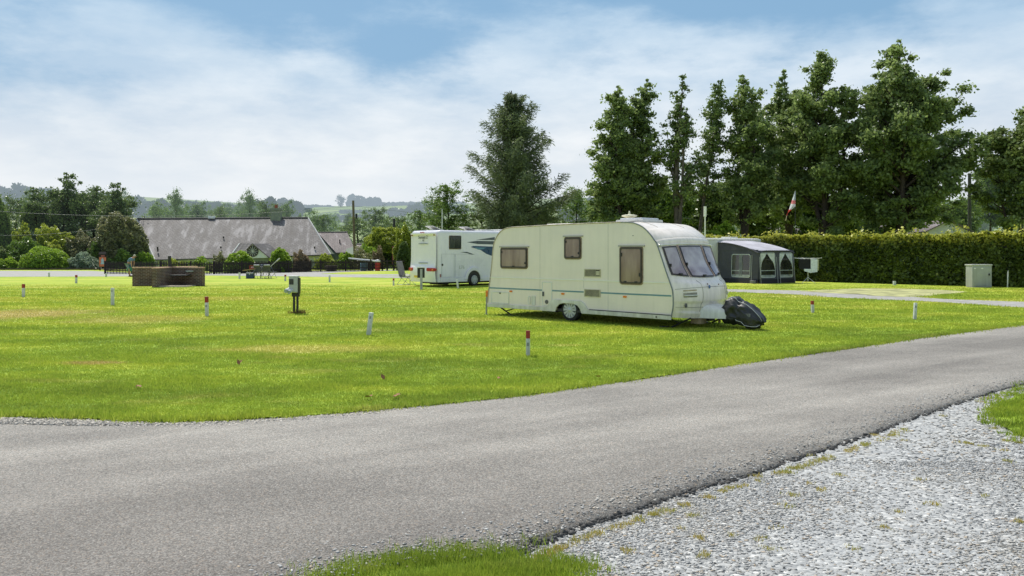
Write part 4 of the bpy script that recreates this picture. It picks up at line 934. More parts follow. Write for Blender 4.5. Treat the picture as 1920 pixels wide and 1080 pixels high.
Ya = 47.3; ar = thing('clothes_airer', 'white rotary clothes airer standing on its tripod by the hedge', 'clothes airer', (gx(1515, Ya), Ya, 0))
alu = M('white_metal', (.66, .67, .66), .4, .1, 6)
mb = MB(); mb.tube([(0, 0, .1), (0, 0, 1.40)], .018, 8); mb.build('pole', alu, ar)
for a in (200, 320, 80):
    a = math.radians(a); mb = MB(); mb.tube([(0, 0, .34), (math.cos(a)*.42, math.sin(a)*.42, .01)], .012, 6); mb.build('leg', alu, ar)
for k, a in enumerate((5, 95, 185, 275)):
    a = math.radians(a); mb = MB(); mb.tube([(0, 0, 1.33), (math.cos(a)*.82, math.sin(a)*.82, 1.44)], .014, 6); mb.build('arm', alu, ar)
mb = MB()
for r_ in (.4, .6, .78): mb.tube([(math.cos(math.radians(5+90*k))*r_, math.sin(math.radians(5+90*k))*r_, 1.33+.11*r_/.82) for k in range(5)], .004, 4)
mb.split('line', alu, ar)
def cloth(x0, x1, zt, zfun, y, mat, nm, label):
    o = thing(nm, label, 'laundry', (gx(1515, Ya)+(x0+x1)/2, Ya+y, 1.0))
    mb = MB(); c_ = (x0+x1)/2; mb.sheet([[(x0+(x1-x0)*k/10-c_, .02*math.sin(k*1.4)*(q/8), zt-1-(zt-zfun(k/10))*q/8) for k in range(11)] for q in range(9)])
    mb.sheet([[(x0+(x1-x0)*k/10-c_, .10+.02*math.cos(k*1.4)*(q/8), zt-1-(zt-zfun(k/10)-.08)*q/8) for k in range(11)] for q in range(9)]); mb.sheet([[(x0+(x1-x0)*k/10-c_, .1*q, zt-1+.005) for k in range(11)] for q in range(2)])
    mb.build('cloth', mat, o, smooth=2)
cloth(-.60, .06, 1.38, lambda u: .82-.10*u, -.30, M('black_cloth', (.012, .012, .016), .9, .3, 8), 'laundry', 'black garment hanging from the left arm of the rotary airer')
cloth(.03, .42, 1.36, lambda u: .60+.05*u, -.34, M('white_cloth', (.62, .66, .74), .9, .12, 8), 'laundry', 'white towel hanging in the middle of the rotary airer')
cloth(-.35, .05, .82, lambda u: .70-.12*u, -.36, M('white_cloth', None), 'laundry', 'hem of a white sheet drooping below the black garment on the airer')
cloth(.46, .58, 1.36, lambda u: .72, -.1, M('olive_cloth', (.42, .42, .28), .9, .15, 8), 'laundry', 'narrow olive cloth hanging at the right of the rotary airer')

# ================================================================== marker posts
pw = M('post_white', (.62, .64, .66), .6, .12, 14, .3, dirt=((.30, .30, .22), .5, 0, .3)); prd = M('post_red', (.30, .028, .018), .5, .2, 14)
def post(px, y0, y1, wpx, red, lean, label, group=None):
    X, Y = G(px, y1); h = (y1-y0)/F*Y; wd_ = max(.07, wpx/F*Y)
    o = thing('marker_post', label, 'post', (X, Y, 0), random.uniform(-.5, .5)); o.rotation_euler[1] = math.radians(lean)
    o.rotation_euler[2] = 0
    hw = wd_/2; rd = h*.30 if red else 0
    mb = MB(); mb.box((-hw, -hw, -.03), (hw, hw, h-rd)); mb.build('shaft', pw, o, bevel=.006)
    if red: mb = MB(); mb.box((-hw-.001, -hw-.001, h-rd), (hw+.001, hw+.001, h)); mb.build('cap', prd, o, bevel=.006)
    mb = MB(); zt = h-rd-.10
    if (y1-y0) > 25:
        mb.box((-.022, -hw-.004, zt-.03), (.018, -hw+.002, zt+.03)); mb.build('number_plate', M('mid_grey', None), o)
    return o
post(44, 532.5, 557, 4.2, 1, 0, 'red topped white post at the far left edge of the lawn')
post(143, 515.5, 531, 3.2, 1, 0, 'small red topped white post on the left, nearest the far road and shrubs')
post(211, 540, 573, 5, 0, 0, 'plain white post in front of the brick barbecue to its left')
post(388, 556, 593, 5.5, 1, -1, 'red topped white post between brick barbecue and electric hookup')
post(691, 586, 629, 8, 0, 7, 'leaning plain white post alone in the middle lawn')
post(990, 620, 668, 7.5, 1, 0, 'nearest red topped white post standing before the cream caravan')
post(1524, 564, 587, 5, 1, -3, 'red topped white post on the grass right of the hitch cover')
post(1715, 568, 599, 5, 0, 3, 'plain white post on the grass between the drive and the far path')
post(535, 515, 527, 3, 1, 0, 'tiny red topped post just behind the electric hookup')
post(738, 522, 535.5, 3, 1, 0, 'small red topped post left of the grey reclining chair')
post(859, 524, 541, 3.5, 0, -8, 'tilted plain white post beside the motorhome wheel')
post(618, 516, 529, 3, 0, 0, 'tiny white post in line below the stone planter')
post(449, 511, 523, 3, 0, 0, 'tiny white post left of the blue crate by the picnic things')
post(92, 511, 519, 2.5, 0, 0, 'tiny white post at the road edge under the domed bush')
post(199, 512.5, 519, 2.6, 0, 0, 'tiny white post at the road edge under the red noticeboard')
post(252, 511, 524, 3, 0, 0, 'tiny white post touching the left corner of the brick barbecue')
post(1677, 527, 534.5, 4.5, 0, 0, 'short white stub post at the foot of the hedge')
X, Y = G(1889, 539); mb = MB(); mb.tube([(0, 0, 0), (.03, 0, .8)], .03, 8); mb.tube([(.03, 0, .8), (.035, 0, .86)], .012, 8); o = mb.build('stake', pw, None); o.location = (X, Y, 0); tag(o, 'thin white stake against the hedge right of the grey cabinet', 'stake')

# ================================================================== electric hookups
X, Y = G(554, 588); e1_ = thing('hookup_post', 'pale grey electric hookup box on two black legs in the lawn', 'electric hookup', (X, Y, 0))
gb = M('hookup_grey', (.42, .44, .42), .45, .1, 7)
for x_ in (-.04, .06):
    mb = MB(); mb.box((x_-.028, -.03, -.02), (x_+.028, .03, .55)); mb.build('leg', black, e1_)
mb = MB(); mb.box((-.10, -.05, .50), (.12, .05, .64)); mb.build('bracket', black, e1_, bevel=.006)
mb = MB(); mb.box((-.165, -.14, .62), (.10, .06, 1.09)); bx = mb.build('box', gb, e1_, bevel=.02)
mb = MB(); mb.box((.10, -.12, .60), (.135, .07, 1.05)); mb.build('back_board', black, e1_)
mb = MB(); mb.box((-.17, -.145, 1.085), (.115, .065, 1.115)); mb.build('lid', M('hookup_lid', (.55, .57, .55), .4, .1, 7), bx, bevel=.01)
mb = MB(); mb.box((-.15, -.152, .86), (-.02, -.138, 1.02)); mb.build('meter_window', M('dark_screen', (.03, .035, .035), .2, .3, 9), bx, bevel=.004)
for x_, z_ in ((-.19, .70), (-.10, .67)):
    mb = MB(); mb.tube([(x_+.04, -.10, z_+.03), (x_-.02, -.24, z_-.02)], [.05, .055], 14); sk_ = mb.build('socket', M('hookup_lid', None), bx, smooth=True)
    mb = MB(); mb.tube([(x_-.018, -.235, z_-.018), (x_-.03, -.262, z_-.028)], [.06, .06], 14); mb.build('socket_cap', M('socket_blue', (.30, .36, .42), .4, .1, 9), sk_, smooth=True)
V, Fa, R_ = blades(np.array([[.12, -.03], [.2, 0], [-.12, 0], [.27, -.05], [.05, -.08]]), .12, 40, .05, np.random.default_rng(2), .008)
o = fast('weed_clump', V, Fa, leafmat('dry_weed', (.14, .10, .03), (.25, .20, .06), trans=.2), attrs={'rnd': R_}); o.location = (X, Y, 0); tag(o, 'brown dry weeds around the legs of the electric hookup', 'weeds')
X, Y = G(790, 543); e2_ = thing('hookup_post', 'black electric hookup box on one pale post behind the motorhome', 'electric hookup', (X, Y, 0))
mb = MB(); mb.box((-.055, -.05, 0), (.055, .05, .98)); mb.build('leg', M('post_grey', (.33, .35, .36), .5, .15, 6), e2_)
mb = MB(); mb.box((-.19, -.0, .56), (-.05, .12, 1.03)); mb.box((.05, -.0, .56), (.15, .12, 1.03)); mb.box((-.051, .052, .56), (.051, .12, 1.03)); bx = mb.build('box', black, e2_)
mb = MB(); mb.box((-.20, -.06, 1.03), (.16, .13, 1.07)); mb.build('lid', M('hookup_lid', None), bx, bevel=.01)

# grey cabinet
Yc = 41.9; cb = thing('utility_cabinet', 'pale grey metal utility cabinet standing before the hedge', 'cabinet', (gx(1841, Yc), Yc, 0), .06)
cg = M('cabinet_grey', (.40, .42, .40), .5, .08, 3, dirt=((.22, .22, .17), .5, 0, 1.1))
mb = MB(); mb.box((-.5, -.0, .03), (.52, .55, 1.10)); mb.build('body', cg, cb, bevel=.01)
mb = MB(); mb.box((-.53, -.03, 1.10), (.55, .6, 1.16)); mb.build('lid', M('cabinet_lid', (.50, .51, .48), .5, .1, 3), cb, bevel=.012)
dm = MB(); dm.box((-.45, -.02, .08), (.42, .0, 1.02)); dr = dm.build('door', cg, cb, bevel=.008)
mb = MB(); mb.box((.33, -.05, .60), (.40, -.015, .70)); mb.build('handle', black, dr)
for x_ in (-.38, .0):
    mb = MB(); mb.box((x_-.05, -.028, .93), (x_+.06, -.018, .985)); mb.build('sticker', M('sticker_white', (.7, .7, .68), .5, .05, 5), dr)
mb = MB(); mb.box((-.5, .0, 0), (.52, .5, .04)); mb.build('plinth', M('concrete', (.3, .29, .27), .9, .2, 6), cb)

# ================================================================== brick barbecue
m, t, out = nt('brickwork'); tc = N(t, 'ShaderNodeTexCoord'); sx = N(t, 'ShaderNodeSeparateXYZ'); L(t, tc.outputs['Object'], sx.inputs[0])
cx_ = N(t, 'ShaderNodeCombineXYZ'); L(t, math_(t, 'ADD', sx.outputs[0], sx.outputs[1]), cx_.inputs[0]); L(t, sx.outputs[2], cx_.inputs[1])
bt_ = N(t, 'ShaderNodeTexBrick'); L(t, cx_.outputs[0], bt_.inputs['Vector']); bt_.inputs['Scale'].default_value = 1; bt_.inputs['Brick Width'].default_value = .225; bt_.inputs['Row Height'].default_value = .075; bt_.inputs['Mortar Size'].default_value = .014; bt_.inputs['Bias'].default_value = -.1
bt_.inputs['Color1'].default_value = (.14, .062, .036, 1); bt_.inputs['Color2'].default_value = (.045, .027, .022, 1); bt_.inputs['Mortar'].default_value = (.30, .25, .20, 1)
c = mix(t, maprange(t, noise(t, tc.outputs['Object'], 2.2, 4), .35, .7, 0, .55), bt_.outputs[0], (.05, .035, .03))
p = N(t, 'ShaderNodeBsdfPrincipled'); L(t, c, p.inputs['Base Color']); p.inputs['Roughness'].default_value = .9
b = N(t, 'ShaderNodeBump'); b.inputs['Strength'].default_value = .7; b.inputs['Distance'].default_value = .01; b.invert = True; L(t, bt_.outputs['Fac'], b.inputs['Height']); L(t, b.outputs[0], p.inputs['Normal']); L(t, p.outputs[0], out.inputs[0]); brick = m
cop = M('brick_coping', (.58, .38, .26), .85, .3, 12, .4)
bq = thing('brick_barbecue', 'cross shaped brick barbecue with four low walls and a black flue', 'barbecue', (gx(322, 44), 44, 0))
for (dx, dy) in ((-1.86, -.45), (1.86, -.45), (.0, -2.15), (.42, 2.2)):
    ln_ = math.hypot(dx, dy); a = math.atan2(dy, dx)
    mb = MB(); mb.box((.12, -.115, 0), (ln_, .115, .94)); wl = mb.build('wall', brick, bq, bevel=.004); wl.rotation_euler[2] = a
    mb = MB(); mb.box((.13, -.13, .942), (ln_+.01, .13, .995)); cpg = mb.build('coping', cop, wl, bevel=.006)
mb = MB(); mb.box((-.16, -.16, 0), (.16, .16, 1.02)); mb.build('pier', brick, bq)
mb = MB(); mb.tube([(-.12, 0, .9), (-.12, 0, 1.57)], .085, 12); mb.build('flue', black, bq, smooth=True)
mb = MB(); mb.box((.35, -1.15, .55), (1.2, -.35, .6)); mb.build('grill_shelf', M('sooty_steel', (.05, .05, .055), .5, .3, 6, metal=.6), bq)
mb = MB(); mb.box((1.0, -.62, .76), (1.35, -.50, .80)); mb.build('handle', M('steel_grey', (.3, .36, .36), .4, .1, 6), bq)
mb = MB(); mb.box((-.1, -1.9, 0), (1.5, -.6, .06)); mb.build('base_slab', M('concrete_pale', (.45, .38, .30), .9, .2, 6), bq)

# ================================================================== picnic group
Yp = 55.5
def pt(px): return gx(px, Yp)
tb = thing('folding_table', 'small wooden topped folding table with stuff on it near the far road', 'table', (pt(472), Yp, 0))
mb = MB(); mb.box((-.45, -.3, .58), (.42, .3, .62)); tt = mb.build('tabletop', M('table_wood', (.36, .24, .12), .6, .2, 6), tb); tt.rotation_euler[1] = math.radians(-7)
for x_ in (-.3, .3):
    for s_ in (-1, 1): mb = MB(); mb.tube([(x_*s_*.0+x_, -.25*s_, .58), (-x_*.6, -.25*s_, 0)], .015, 6); mb.build('leg', steel, tb)
st = thing('camp_stove', 'red camping stove with carrying frame on the wooden table', 'stove', (pt(476), Yp, .62))
mb = MB(); mb.ring(rr(-.26, 0, .24, .24, .05), rr(-.22, .04, .20, .20, .04), -.12, -.10); mb.build('frame', M('red_paint', (.36, .03, .02), .5, .1, 6), st)
mb = MB(); mb.box((-.2, -.08, 0), (.2, .12, .14)); mb.build('body', M('dull_red', None), st, bevel=.02)
cr = thing('cool_box', 'blue cool box with grey lid on the grass under the folding table', 'cool box', (pt(473), Yp-.4, 0))
mb = MB(); mb.box((-.24, -.18, 0), (.24, .18, .30)); mb.build('body', M('crate_blue', (.015, .04, .10), .5, .2, 6), cr, bevel=.02)
mb = MB(); mb.box((-.25, -.19, .30), (.25, .19, .40)); mb.build('lid', M('crate_grey', (.20, .22, .26), .5, .2, 6), cr, bevel=.02)
mb = MB(); mb.box((-.02, -.195, .25), (.02, -.185, .38)); mb.build('latch', white, cr)
grc = M('chair_fabric', (.075, .080, .092), .75, .3, 12, .4)
def garden_chair(nm, label, loc, rz, group):
    o = thing(nm, label, 'chair', loc, rz, group)
    for s_ in (-1, 1):
        mb = MB(); mb.tube([(.26*s_, -.25, 0), (.26*s_, .22, .80)], .014, 6); mb.build('leg', steel, o)
        mb = MB(); mb.tube([(.26*s_, .28, 0), (.26*s_, -.22, .45)], .014, 6); mb.build('leg', steel, o)
        mb = MB(); mb.box((.24*s_-.03, -.2, .60), (.24*s_+.03, .2, .63)); mb.build('armrest', black, o)
    mb = MB(); mb.sheet([[(-.24+.48*i/6, -.25+.45*j/6, .43-.03*math.sin(math.pi*i/6)) for i in range(7)] for j in range(7)]); mb.build('seat', grc, o, smooth=2)
    mb = MB(); mb.sheet([[(-.25+.5*i/6, .18+.16*j/8-.04*math.sin(math.pi*i/6), .44+.50*j/8+.03*math.sin(math.pi*i/6)*(j == 8)) for i in range(7)] for j in range(9)]); mb.build('backrest', grc, o, smooth=2)
    mb = MB(); mb.tube([(-.2, .33, .88), (.2, .33, .88)], .055, 8); mb.build('headrest', M('chair_pad', (.30, .31, .33), .7, .2, 9), o, smooth=True)
    return o
gc = garden_chair('garden_chair', 'grey folding garden chair leftmost of the cluster beside the wooden table', (pt(487), Yp-.1, 0), 2.9, 'folding garden chairs drawn together on the lawn')
for k, (px, dy, rz, lb) in enumerate(((493, .35, .4, 'grey folding garden chair at the back of the cluster, second from left'), (499, -.15, -2.6, 'grey folding garden chair in front of the cluster, third from left'), (507, .2, 1.2, 'grey folding garden chair rightmost of the cluster with the slanting pole'))):
    copy_thing(gc, (pt(px), Yp+dy, 0), rz, lb)
mb = MB(); mb.tube([(0, 0, .75), (.55, .1, 1.28)], .022, 6); mb.tube([(.42, .08, 1.15), (.62, .12, 1.34)], .045, 6); mb.tube([(-.35, 0, .0), (0, 0, .75)], .015, 6); o = mb.build('folded_parasol', M('pale_canvas', (.5, .5, .48), .8, .1, 8), None, smooth=True); o.location = (pt(506), Yp, 0); tag(o, 'pale folded parasol slanting up from the garden chairs', 'parasol')

# recliner behind the motorhome
Yr = 45.2; rc = thing('reclining_chair', 'tall grey padded reclining chair on crossed legs by the motorhome', 'chair', (gx(762, Yr), Yr, 0), -.5)
pad = M('pad_grey', (.16, .16, .17), .8, .2, 10, .4)
mb = MB()
g_ = []
for j in range(12):
    u = j/11; row = []
    for k in range(9): 
        s_ = (k/8-.5); row.append((-.30-.22*u+.03*math.cos(s_*3), s_*.52*(1-.25*max(0, u-.75)*4*.5), .44+.82*u*(1-.0)))
    g_.append(row)
mb.sheet(g_); bk = mb.build('backrest', pad, rc, smooth=2); sm_ = bk.modifiers.new('t', 'SOLIDIFY'); sm_.thickness = .06
mb = MB(); mb.box((-.28, -.26, .40), (.24, .26, .46)); mb.build('seat', pad, rc, bevel=.02)
for s_ in (-.28, .28):
    mb = MB(); mb.tube([(-.42, s_, 0), (.1, s_, .62), (.30, s_, .62)], .013, 6); mb.build('leg', steel, rc)
    mb = MB(); mb.tube([(.42, s_, 0), (-.30, s_, .48)], .013, 6); mb.build('leg', steel, rc)
    mb = MB(); mb.tube([(-.44, s_, .01), (-.06, s_, .01)], .013, 6); mb.build('foot', steel, rc)
Yt = 45.0; tb2 = thing('camping_table', 'small wire framed camping table between reclining chair and hookup post', 'table', (gx(780, Yt), Yt, 0))
mb = MB(); mb.box((-.32, -.25, .56), (.28, .25, .585)); mb.build('tabletop', M('table_grey', (.34, .36, .36), .5, .1, 5), tb2)
for x_ in (-.3, .26):
    for y_ in (-.22, .22): mb = MB(); mb.tube([(x_*.9, y_, .56), (x_*1.15, y_, 0)], .011, 6); mb.build('leg', steel, tb2)

# ================================================================== person
Xp, Yq = G(243, 518.5); pe = thing('person', 'bending man in blue shirt and shorts holding a green bag by the barbecue', 'person', (Xp, Yq, 0), 0)
skin_ = M('skin', (.42, .22, .15), .6, .08, 20)
def skinned(nm, verts, edges, rad, mat, parent, root=0, lv=2):
    me = bpy.data.meshes.new(nm); me.from_pydata(verts, edges, []); o = bpy.data.objects.new(nm, me); link(o, parent)
    md = o.modifiers.new('skin', 'SKIN'); md.use_smooth_shade = True
    for i, r in enumerate(rad): me.skin_vertices[0].data[i].radius = (r, r) if not isinstance(r, tuple) else r
    for v_ in me.skin_vertices[0].data: v_.use_root = False
    me.skin_vertices[0].data[root].use_root = True
    s_ = o.modifiers.new('sub', 'SUBSURF'); s_.levels = s_.render_levels = lv
    dg = bpy.context.evaluated_depsgraph_get(); m2 = bpy.data.meshes.new_from_object(o.evaluated_get(dg)); bpy.data.objects.remove(o)
    m2.name = nm; m2.materials.clear(); m2.materials.append(mat); m2.polygons.foreach_set('use_smooth', [True]*len(m2.polygons)); o = bpy.data.objects.new(nm, m2); link(o, parent); return o
vs = [(-.10, 0, .93), (.02, 0, 1.12), (.16, 0, 1.27), (.24, 0, 1.35), (.30, 0, 1.41), (.36, 0, 1.44), (.42, 0, 1.43),      # 0-6 spine neck head
      (.18, .19, 1.27), (.22, .23, 1.02), (.20, .20, .80), (.20, .20, .74),    # 7-10 arm L
      (.18, -.19, 1.27), (.24, -.23, 1.02), (.22, -.16, .80), (.22, -.16, .74),   # 11-14
      (-.10, .10, .88), (-.02, .11, .50), (-.04, .11, .10), (.05, .11, .04), (.16, .12, .03),   # 15-19
      (-.10, -.10, .88), (.03, -.11, .50), (.03, -.11, .10), (.11, -.11, .04), (.22, -.12, .03)]
es = [(0,1),(1,2),(2,3),(3,4),(4,5),(5,6),(2,7),(7,8),(8,9),(9,10),(2,11),(11,12),(12,13),(13,14),(0,15),(15,16),(16,17),(17,18),(18,19),(0,20),(20,21),(21,22),(22,23),(23,24)]
rd = [.14,.13,.14,.065,.075,.10,.075,.07,.045,.032,.035,.07,.045,.032,.035,.09,.06,.04,.04,.035,.09,.06,.04,.04,.035]
bd = skinned('body', vs, es, rd, skin_, pe)
for hx_, hy_ in ((.20, .20), (.22, -.16)):   # fingers
    for q in range(5):
        mb = MB(); y_ = hy_+(q-2)*.018; mb.tube([(hx_-.02+(.03 if q == 0 else 0), y_, .74), (hx_+.01, y_, .69), (hx_+.03, y_, .665+(.02 if q in (0, 4) else 0))], [.009, .008, .006], 6); mb.build('finger', skin_, pe, smooth=True)
sh = skinned('shirt', [(-.08, 0, .98), (.02, 0, 1.12), (.15, 0, 1.26), (.20, 0, 1.31), (.18, .20, 1.26), (.215, .235, 1.10), (.18, -.20, 1.26), (.235, -.235, 1.10)], [(0,1),(1,2),(2,3),(2,4),(4,5),(2,6),(6,7)], [.165,.16,.17,.10,.09,.07,.09,.07], M('shirt_blue', (.12, .20, .32), .85, .15, 10), pe)
shs = skinned('shorts', [(-.10, 0, .95), (-.11, .10, .85), (-.05, .115, .52), (-.11, -.10, .85), (.0, -.115, .52)], [(0,1),(1,2),(0,3),(3,4)], [.165,.12,.09,.12,.09], M('shorts_grey', (.16, .22, .26), .85, .15, 10), pe)
mb = MB(); mb.lathe([(.001, -.02), (.085, 0), (.095, .03), (.08, .08), (.04, .11), (.001, .118)], 16, (.352, 0, 1.455)); mb.build('hair', M('hair_pale', (.5, .45, .38), .8, .2, 20), pe, smooth=True)
mb = MB()
for s_ in (-1, 1): 
    mb = MB(); mb.lathe([(.001, -.01), (.02, 0), (.001, .01)], 8, (.36, .10*s_, 1.43), 'y'); mb.build('ear', skin_, pe, smooth=True)
    mb = MB(); mb.lathe([(.001, -.008), (.012, 0), (.001, .008)], 8, (.455, .035*s_, 1.455), 'x'); mb.build('eye', black, pe)
mb = MB(); mb.lathe([(.001, -.02), (.016, 0), (.001, .03)], 8, (.49, 0, 1.42), 'x'); mb.build('nose', skin_, pe, smooth=True)
for y_, x_ in ((.11, .06), (-.11, .12)):
    mb = MB(); mb.box((x_-.13, y_-.055, 0), (x_+.15, y_+.055, .09)); mb.build('shoe', M('shoe_brown', (.10, .06, .04), .7, .2, 9), pe, bevel=.03)
bg_ = thing('carrier_bag', 'green carrier bag in the hands of the bending man', 'bag', (Xp+.15, Yq, .38))
mb = MB(); g_ = []
for j in range(9):
    u = j/8; row = []
    for k in range(16):
        a = 2*math.pi*k/16; r_ = (.30-.10*(u-.4)**2*2)*(1+.08*math.sin(a*5+j)); row.append((r_*math.cos(a)*1.0-.05, .16*math.sin(a), .33*u))
    row.append(row[0]); g_.append(row)
mb.sheet(g_); mb.add(g_[0][:-1], [tuple(range(16))]); mb.build('bag', M('bag_green', (.03, .16, .10), .6, .25, 9, .4), bg_, smooth=2)
mb = MB(); mb.tube([(-.1, 0, .32), (.05, 0, .38), (.2, 0, .32)], .012, 6); mb.build('handle', M('bag_green', None), bg_)

# ================================================================== fences, planters, barrier
dkt = M('fence_dark', (.022, .016, .014), .85, .3, 8, .3)
def fence(pts, ztop, label, gap=.13, pw_=.085):
    W_ = [(gx(px, F*H/(py-HY)), F*H/(py-HY)) for px, py in pts]; o = thing('picket_fence', label, 'fence', (*W_[0], 0)); ox_, oy_ = W_[0]
    mb = MB(); rl = MB(); rk = random.Random(9); postsn = []
    for (x0, y0), (x1, y1) in zip(W_[:-1], W_[1:]):
        ln_ = math.hypot(x1-x0, y1-y0); ux, uy = (x1-x0)/ln_, (y1-y0)/ln_; n_ = int(ln_/gap)
        for k in range(n_):
            s_ = k*gap; h = ztop+rk.gauss(0, .015); cxx, cyy = x0+ux*s_-ox_, y0+uy*s_-oy_; hw = pw_/2
            a = (cxx-ux*hw, cyy-uy*hw); b_ = (cxx+ux*hw, cyy+uy*hw)
            mb.add([(*a, 0), (*b_, 0), (*b_, h-.05), (cxx, cyy, h), (*a, h-.05)], [(0, 1, 2, 3, 4)])
        for z_ in (.25, ztop-.25):
            mb2 = rl; mb2.add([(x0-ox_, y0-oy_+.02, z_), (x1-ox_, y1-oy_+.02, z_), (x1-ox_, y1-oy_+.02, z_+.08), (x0-ox_, y0-oy_+.02, z_+.08)], [(0, 1, 2, 3)])
        for k in range(int(ln_/2.4)+1): postsn.append((x0+ux*k*2.4-ox_, y0+uy*k*2.4-oy_))
    mb.build('pickets', dkt, o, fix=False)
    for p_ in rl.parts(): p_.build('rail', dkt, o, fix=False)
    for (x_, y_) in postsn: mb = MB(); mb.box((x_-.05, y_+.03, 0), (x_+.05, y_+.13, ztop+.03)); mb.build('post', dkt, o)
    return o
fence([(196, 513.5), (300, 514), (400, 514), (540, 511), (600, 509.5), (700, 508)], 1.0, 'long dark brown picket fence beyond the lawn and far road')
o = thing('post_and_rail_fence', 'dark post and rail fence right of the red barrier post', 'fence', (gx(690, 77), 77, 0)); x0 = gx(690, 77); 
for px in (692, 699, 717, 726, 738, 752): mb = MB(); x_ = gx(px, 77)-x0; mb.box((x_-.07, -.06, 0), (x_+.07, .06, 1.0)); mb.build('post', dkt, o)
for z_ in (.3, .58, .88): mb = MB(); mb.box((0, -.085, z_-.06), (gx(760, 77)-x0, -.06, z_+.06)); mb.build('rail', dkt, o)
Yb = 76.5
pl = thing('stone_planter', 'round stone trough planter with small flowers on the verge', 'planter', (gx(621, Yb-2), Yb-2, 0))
mb = MB(); mb.lathe([(.44, 0), (.44, .28), (.54, .32), (.56, .50), (.52, .53), (.48, .50), (.001, .48)], 24); mb.build('trough', M('trough_stone', (.13, .11, .08), .95, .35, 8, .5), pl, smooth=True)
tlb = thing('barrel_planter', 'pale teal painted barrel planter left of the red barrier post', 'planter', (gx(682, Yb), Yb, 0))
mb = MB(); mb.lathe([(.28, 0), (.34, .2), (.37, .38), (.35, .55), (.31, .72), (.28, .72), (.27, .66), (.001, .65)], 20); mb.build('barrel', M('barrel_teal', (.18, .33, .34), .7, .25, 6), tlb, smooth=True)
for z_ in (.18, .55): mb = MB(); mb.lathe([(.345+.01*(z_ > .3), z_), (.36, z_), (.36, z_+.05), (.345, z_+.05)], 20); mb.build('hoop', M('hoop_blue', (.22, .30, .45), .6, .2, 6), tlb)
bp = thing('barrier_post', 'stout red post with black bands and white domed top', 'barrier', (gx(708, Yb), Yb, 0))
mb = MB(); mb.lathe([(.24, 0), (.24, .82), (.001, .82)], 20); mb.build('drum', M('barrier_red', (.36, .025, .018), .5, .15, 5), bp, smooth=True)
for z_ in (.22, .50, .74): mb = MB(); mb.lathe([(.245, z_), (.25, z_), (.25, z_+.05), (.245, z_+.05)], 20); mb.build('band', dkt, bp)
mb = MB(); mb.lathe([(.25, .82), (.26, .90), (.20, 1.0), (.001, 1.04)], 20); mb.build('cap', M('cap_white', (.68, .68, .68), .5, .05, 5), bp, smooth=True)
mb = MB(); mb.tube([(-.1, -.1, .88), (-2.6, -.4, 1.16)], [.09, .06], 10); mb.build('barrier_arm', M('cap_white', None), bp, smooth=True)
bn = thing('banner_sign', 'maroon and white upright banner sign under the round tree', 'sign', (gx(739.5, 82), 82, 0))
mb = MB(); mb.tube([(0, .05, 0), (0, .05, 1.6)], .04, 6); mb.build('pole', dkt, bn)
mb = MB(); mb.box((-.22, -.02, .5), (.26, .02, 2.3)); pn = mb.build('panel', M('maroon', (.16, .03, .04), .6, .2, 5), bn)
mb = MB(); mb.box((-.10, -.026, 1.35), (.16, -.02, 2.2)); mb.build('print', M('sticker_white', None), pn)
ns = thing('noticeboard', 'orange red noticeboard with a pale figure under a small dark hood', 'noticeboard', (gx(192.5, 78), 78, 0))
for x_ in (-.28, .28): mb = MB(); mb.box((x_-.05, 0, 0), (x_+.05, .1, 1.55)); mb.build('post', dkt, ns)
mb = MB(); mb.box((-.36, -.05, 1.42), (.36, .15, 1.50)); mb.slab([(-.36, -.12, 1.52), (.36, -.12, 1.52), (.30, .05, 1.75), (-.30, .05, 1.75)], .03); mb.split('hood', dkt, ns)
mb = MB(); mb.box((-.32, -.03, .36), (.32, .0, 1.24)); pn = mb.build('panel', M('notice_red', (.50, .14, .07), .6, .15, 5), ns)
mb = MB(); mb.box((-.14, -.04, 1.30), (.20, -.01, 1.42)); mb.build('plaque', M('plaque_red', (.35, .10, .09), .6, .15, 5), ns)
mb = MB(); mb.prism([(-.17, .58), (.17, .58), (.17, .72), (.11, .72), (.13, 1.0), (.05, 1.08), (.05, 1.16), (-.05, 1.16), (-.05, 1.08), (-.13, 1.0), (-.11, .72), (-.17, .72)], -.036, -.03); mb.build('figure', M('notice_blue', (.30, .42, .52), .6, .2, 5), pn)

# ================================================================== poles, wires, flags
wood = M('pole_wood', (.15, .12, .075), .85, .25, 5, .3)
Yu = 90; pb = -1.6
up = thing('utility_pole', 'tall weathered wooden pole standing by the slate roofed outbuilding', 'pole', (gx(666, Yu), Yu, pb))
hh_ = gz(376, Yu)-pb
mb = MB(); mb.tube([(.1, 0, 0), (-.1, 0, hh_*.5), (-.22, 0, hh_)], [.17, .15, .12], 10); mb.build('shaft', wood, up, smooth=True)
mb = MB(); mb.tube([(.15, -.12, gz(405, Yu)-pb-.3), (.15, -.12, gz(405, Yu)-pb+.25)], .12, 8); mb.build('junction_box', black, up)
mb = MB(); mb.tube([(0, 0, 0), (0, 0, gz(410, 92)+2)], [.15, .13], 8); o = mb.build('pole', black, None); o.location = (gx(739, 92), 92, -2); tag(o, 'short dark pole behind the round tree left of the motorhome', 'pole')
mb = MB(); mb.tube([(0, 0, 0), (0, 0, gz(392, 60))], [.05, .03], 8); o = mb.build('flagpole', pw, None); o.location = (gx(829, 60), 60, 0); tag(o, 'slim pinkish white mast rising behind the motorhome roof', 'mast')
mb = MB(); mb.tube([(0, 0, 0), (0, 0, gz(325, 66))], [.16, .13], 8); o = mb.build('utility_pole', M('pole_dark', (.05, .055, .05), .8, .2, 5), None); o.location = (gx(1818, 66), 66, 0); tag(o, 'dark straight pole between the big tree and the tree at right edge', 'pole')
wp = thing('mast', 'slim white mast with a boxy head above the hedge behind the cream caravan', 'mast', (gx(1322, 44), 44, 0))
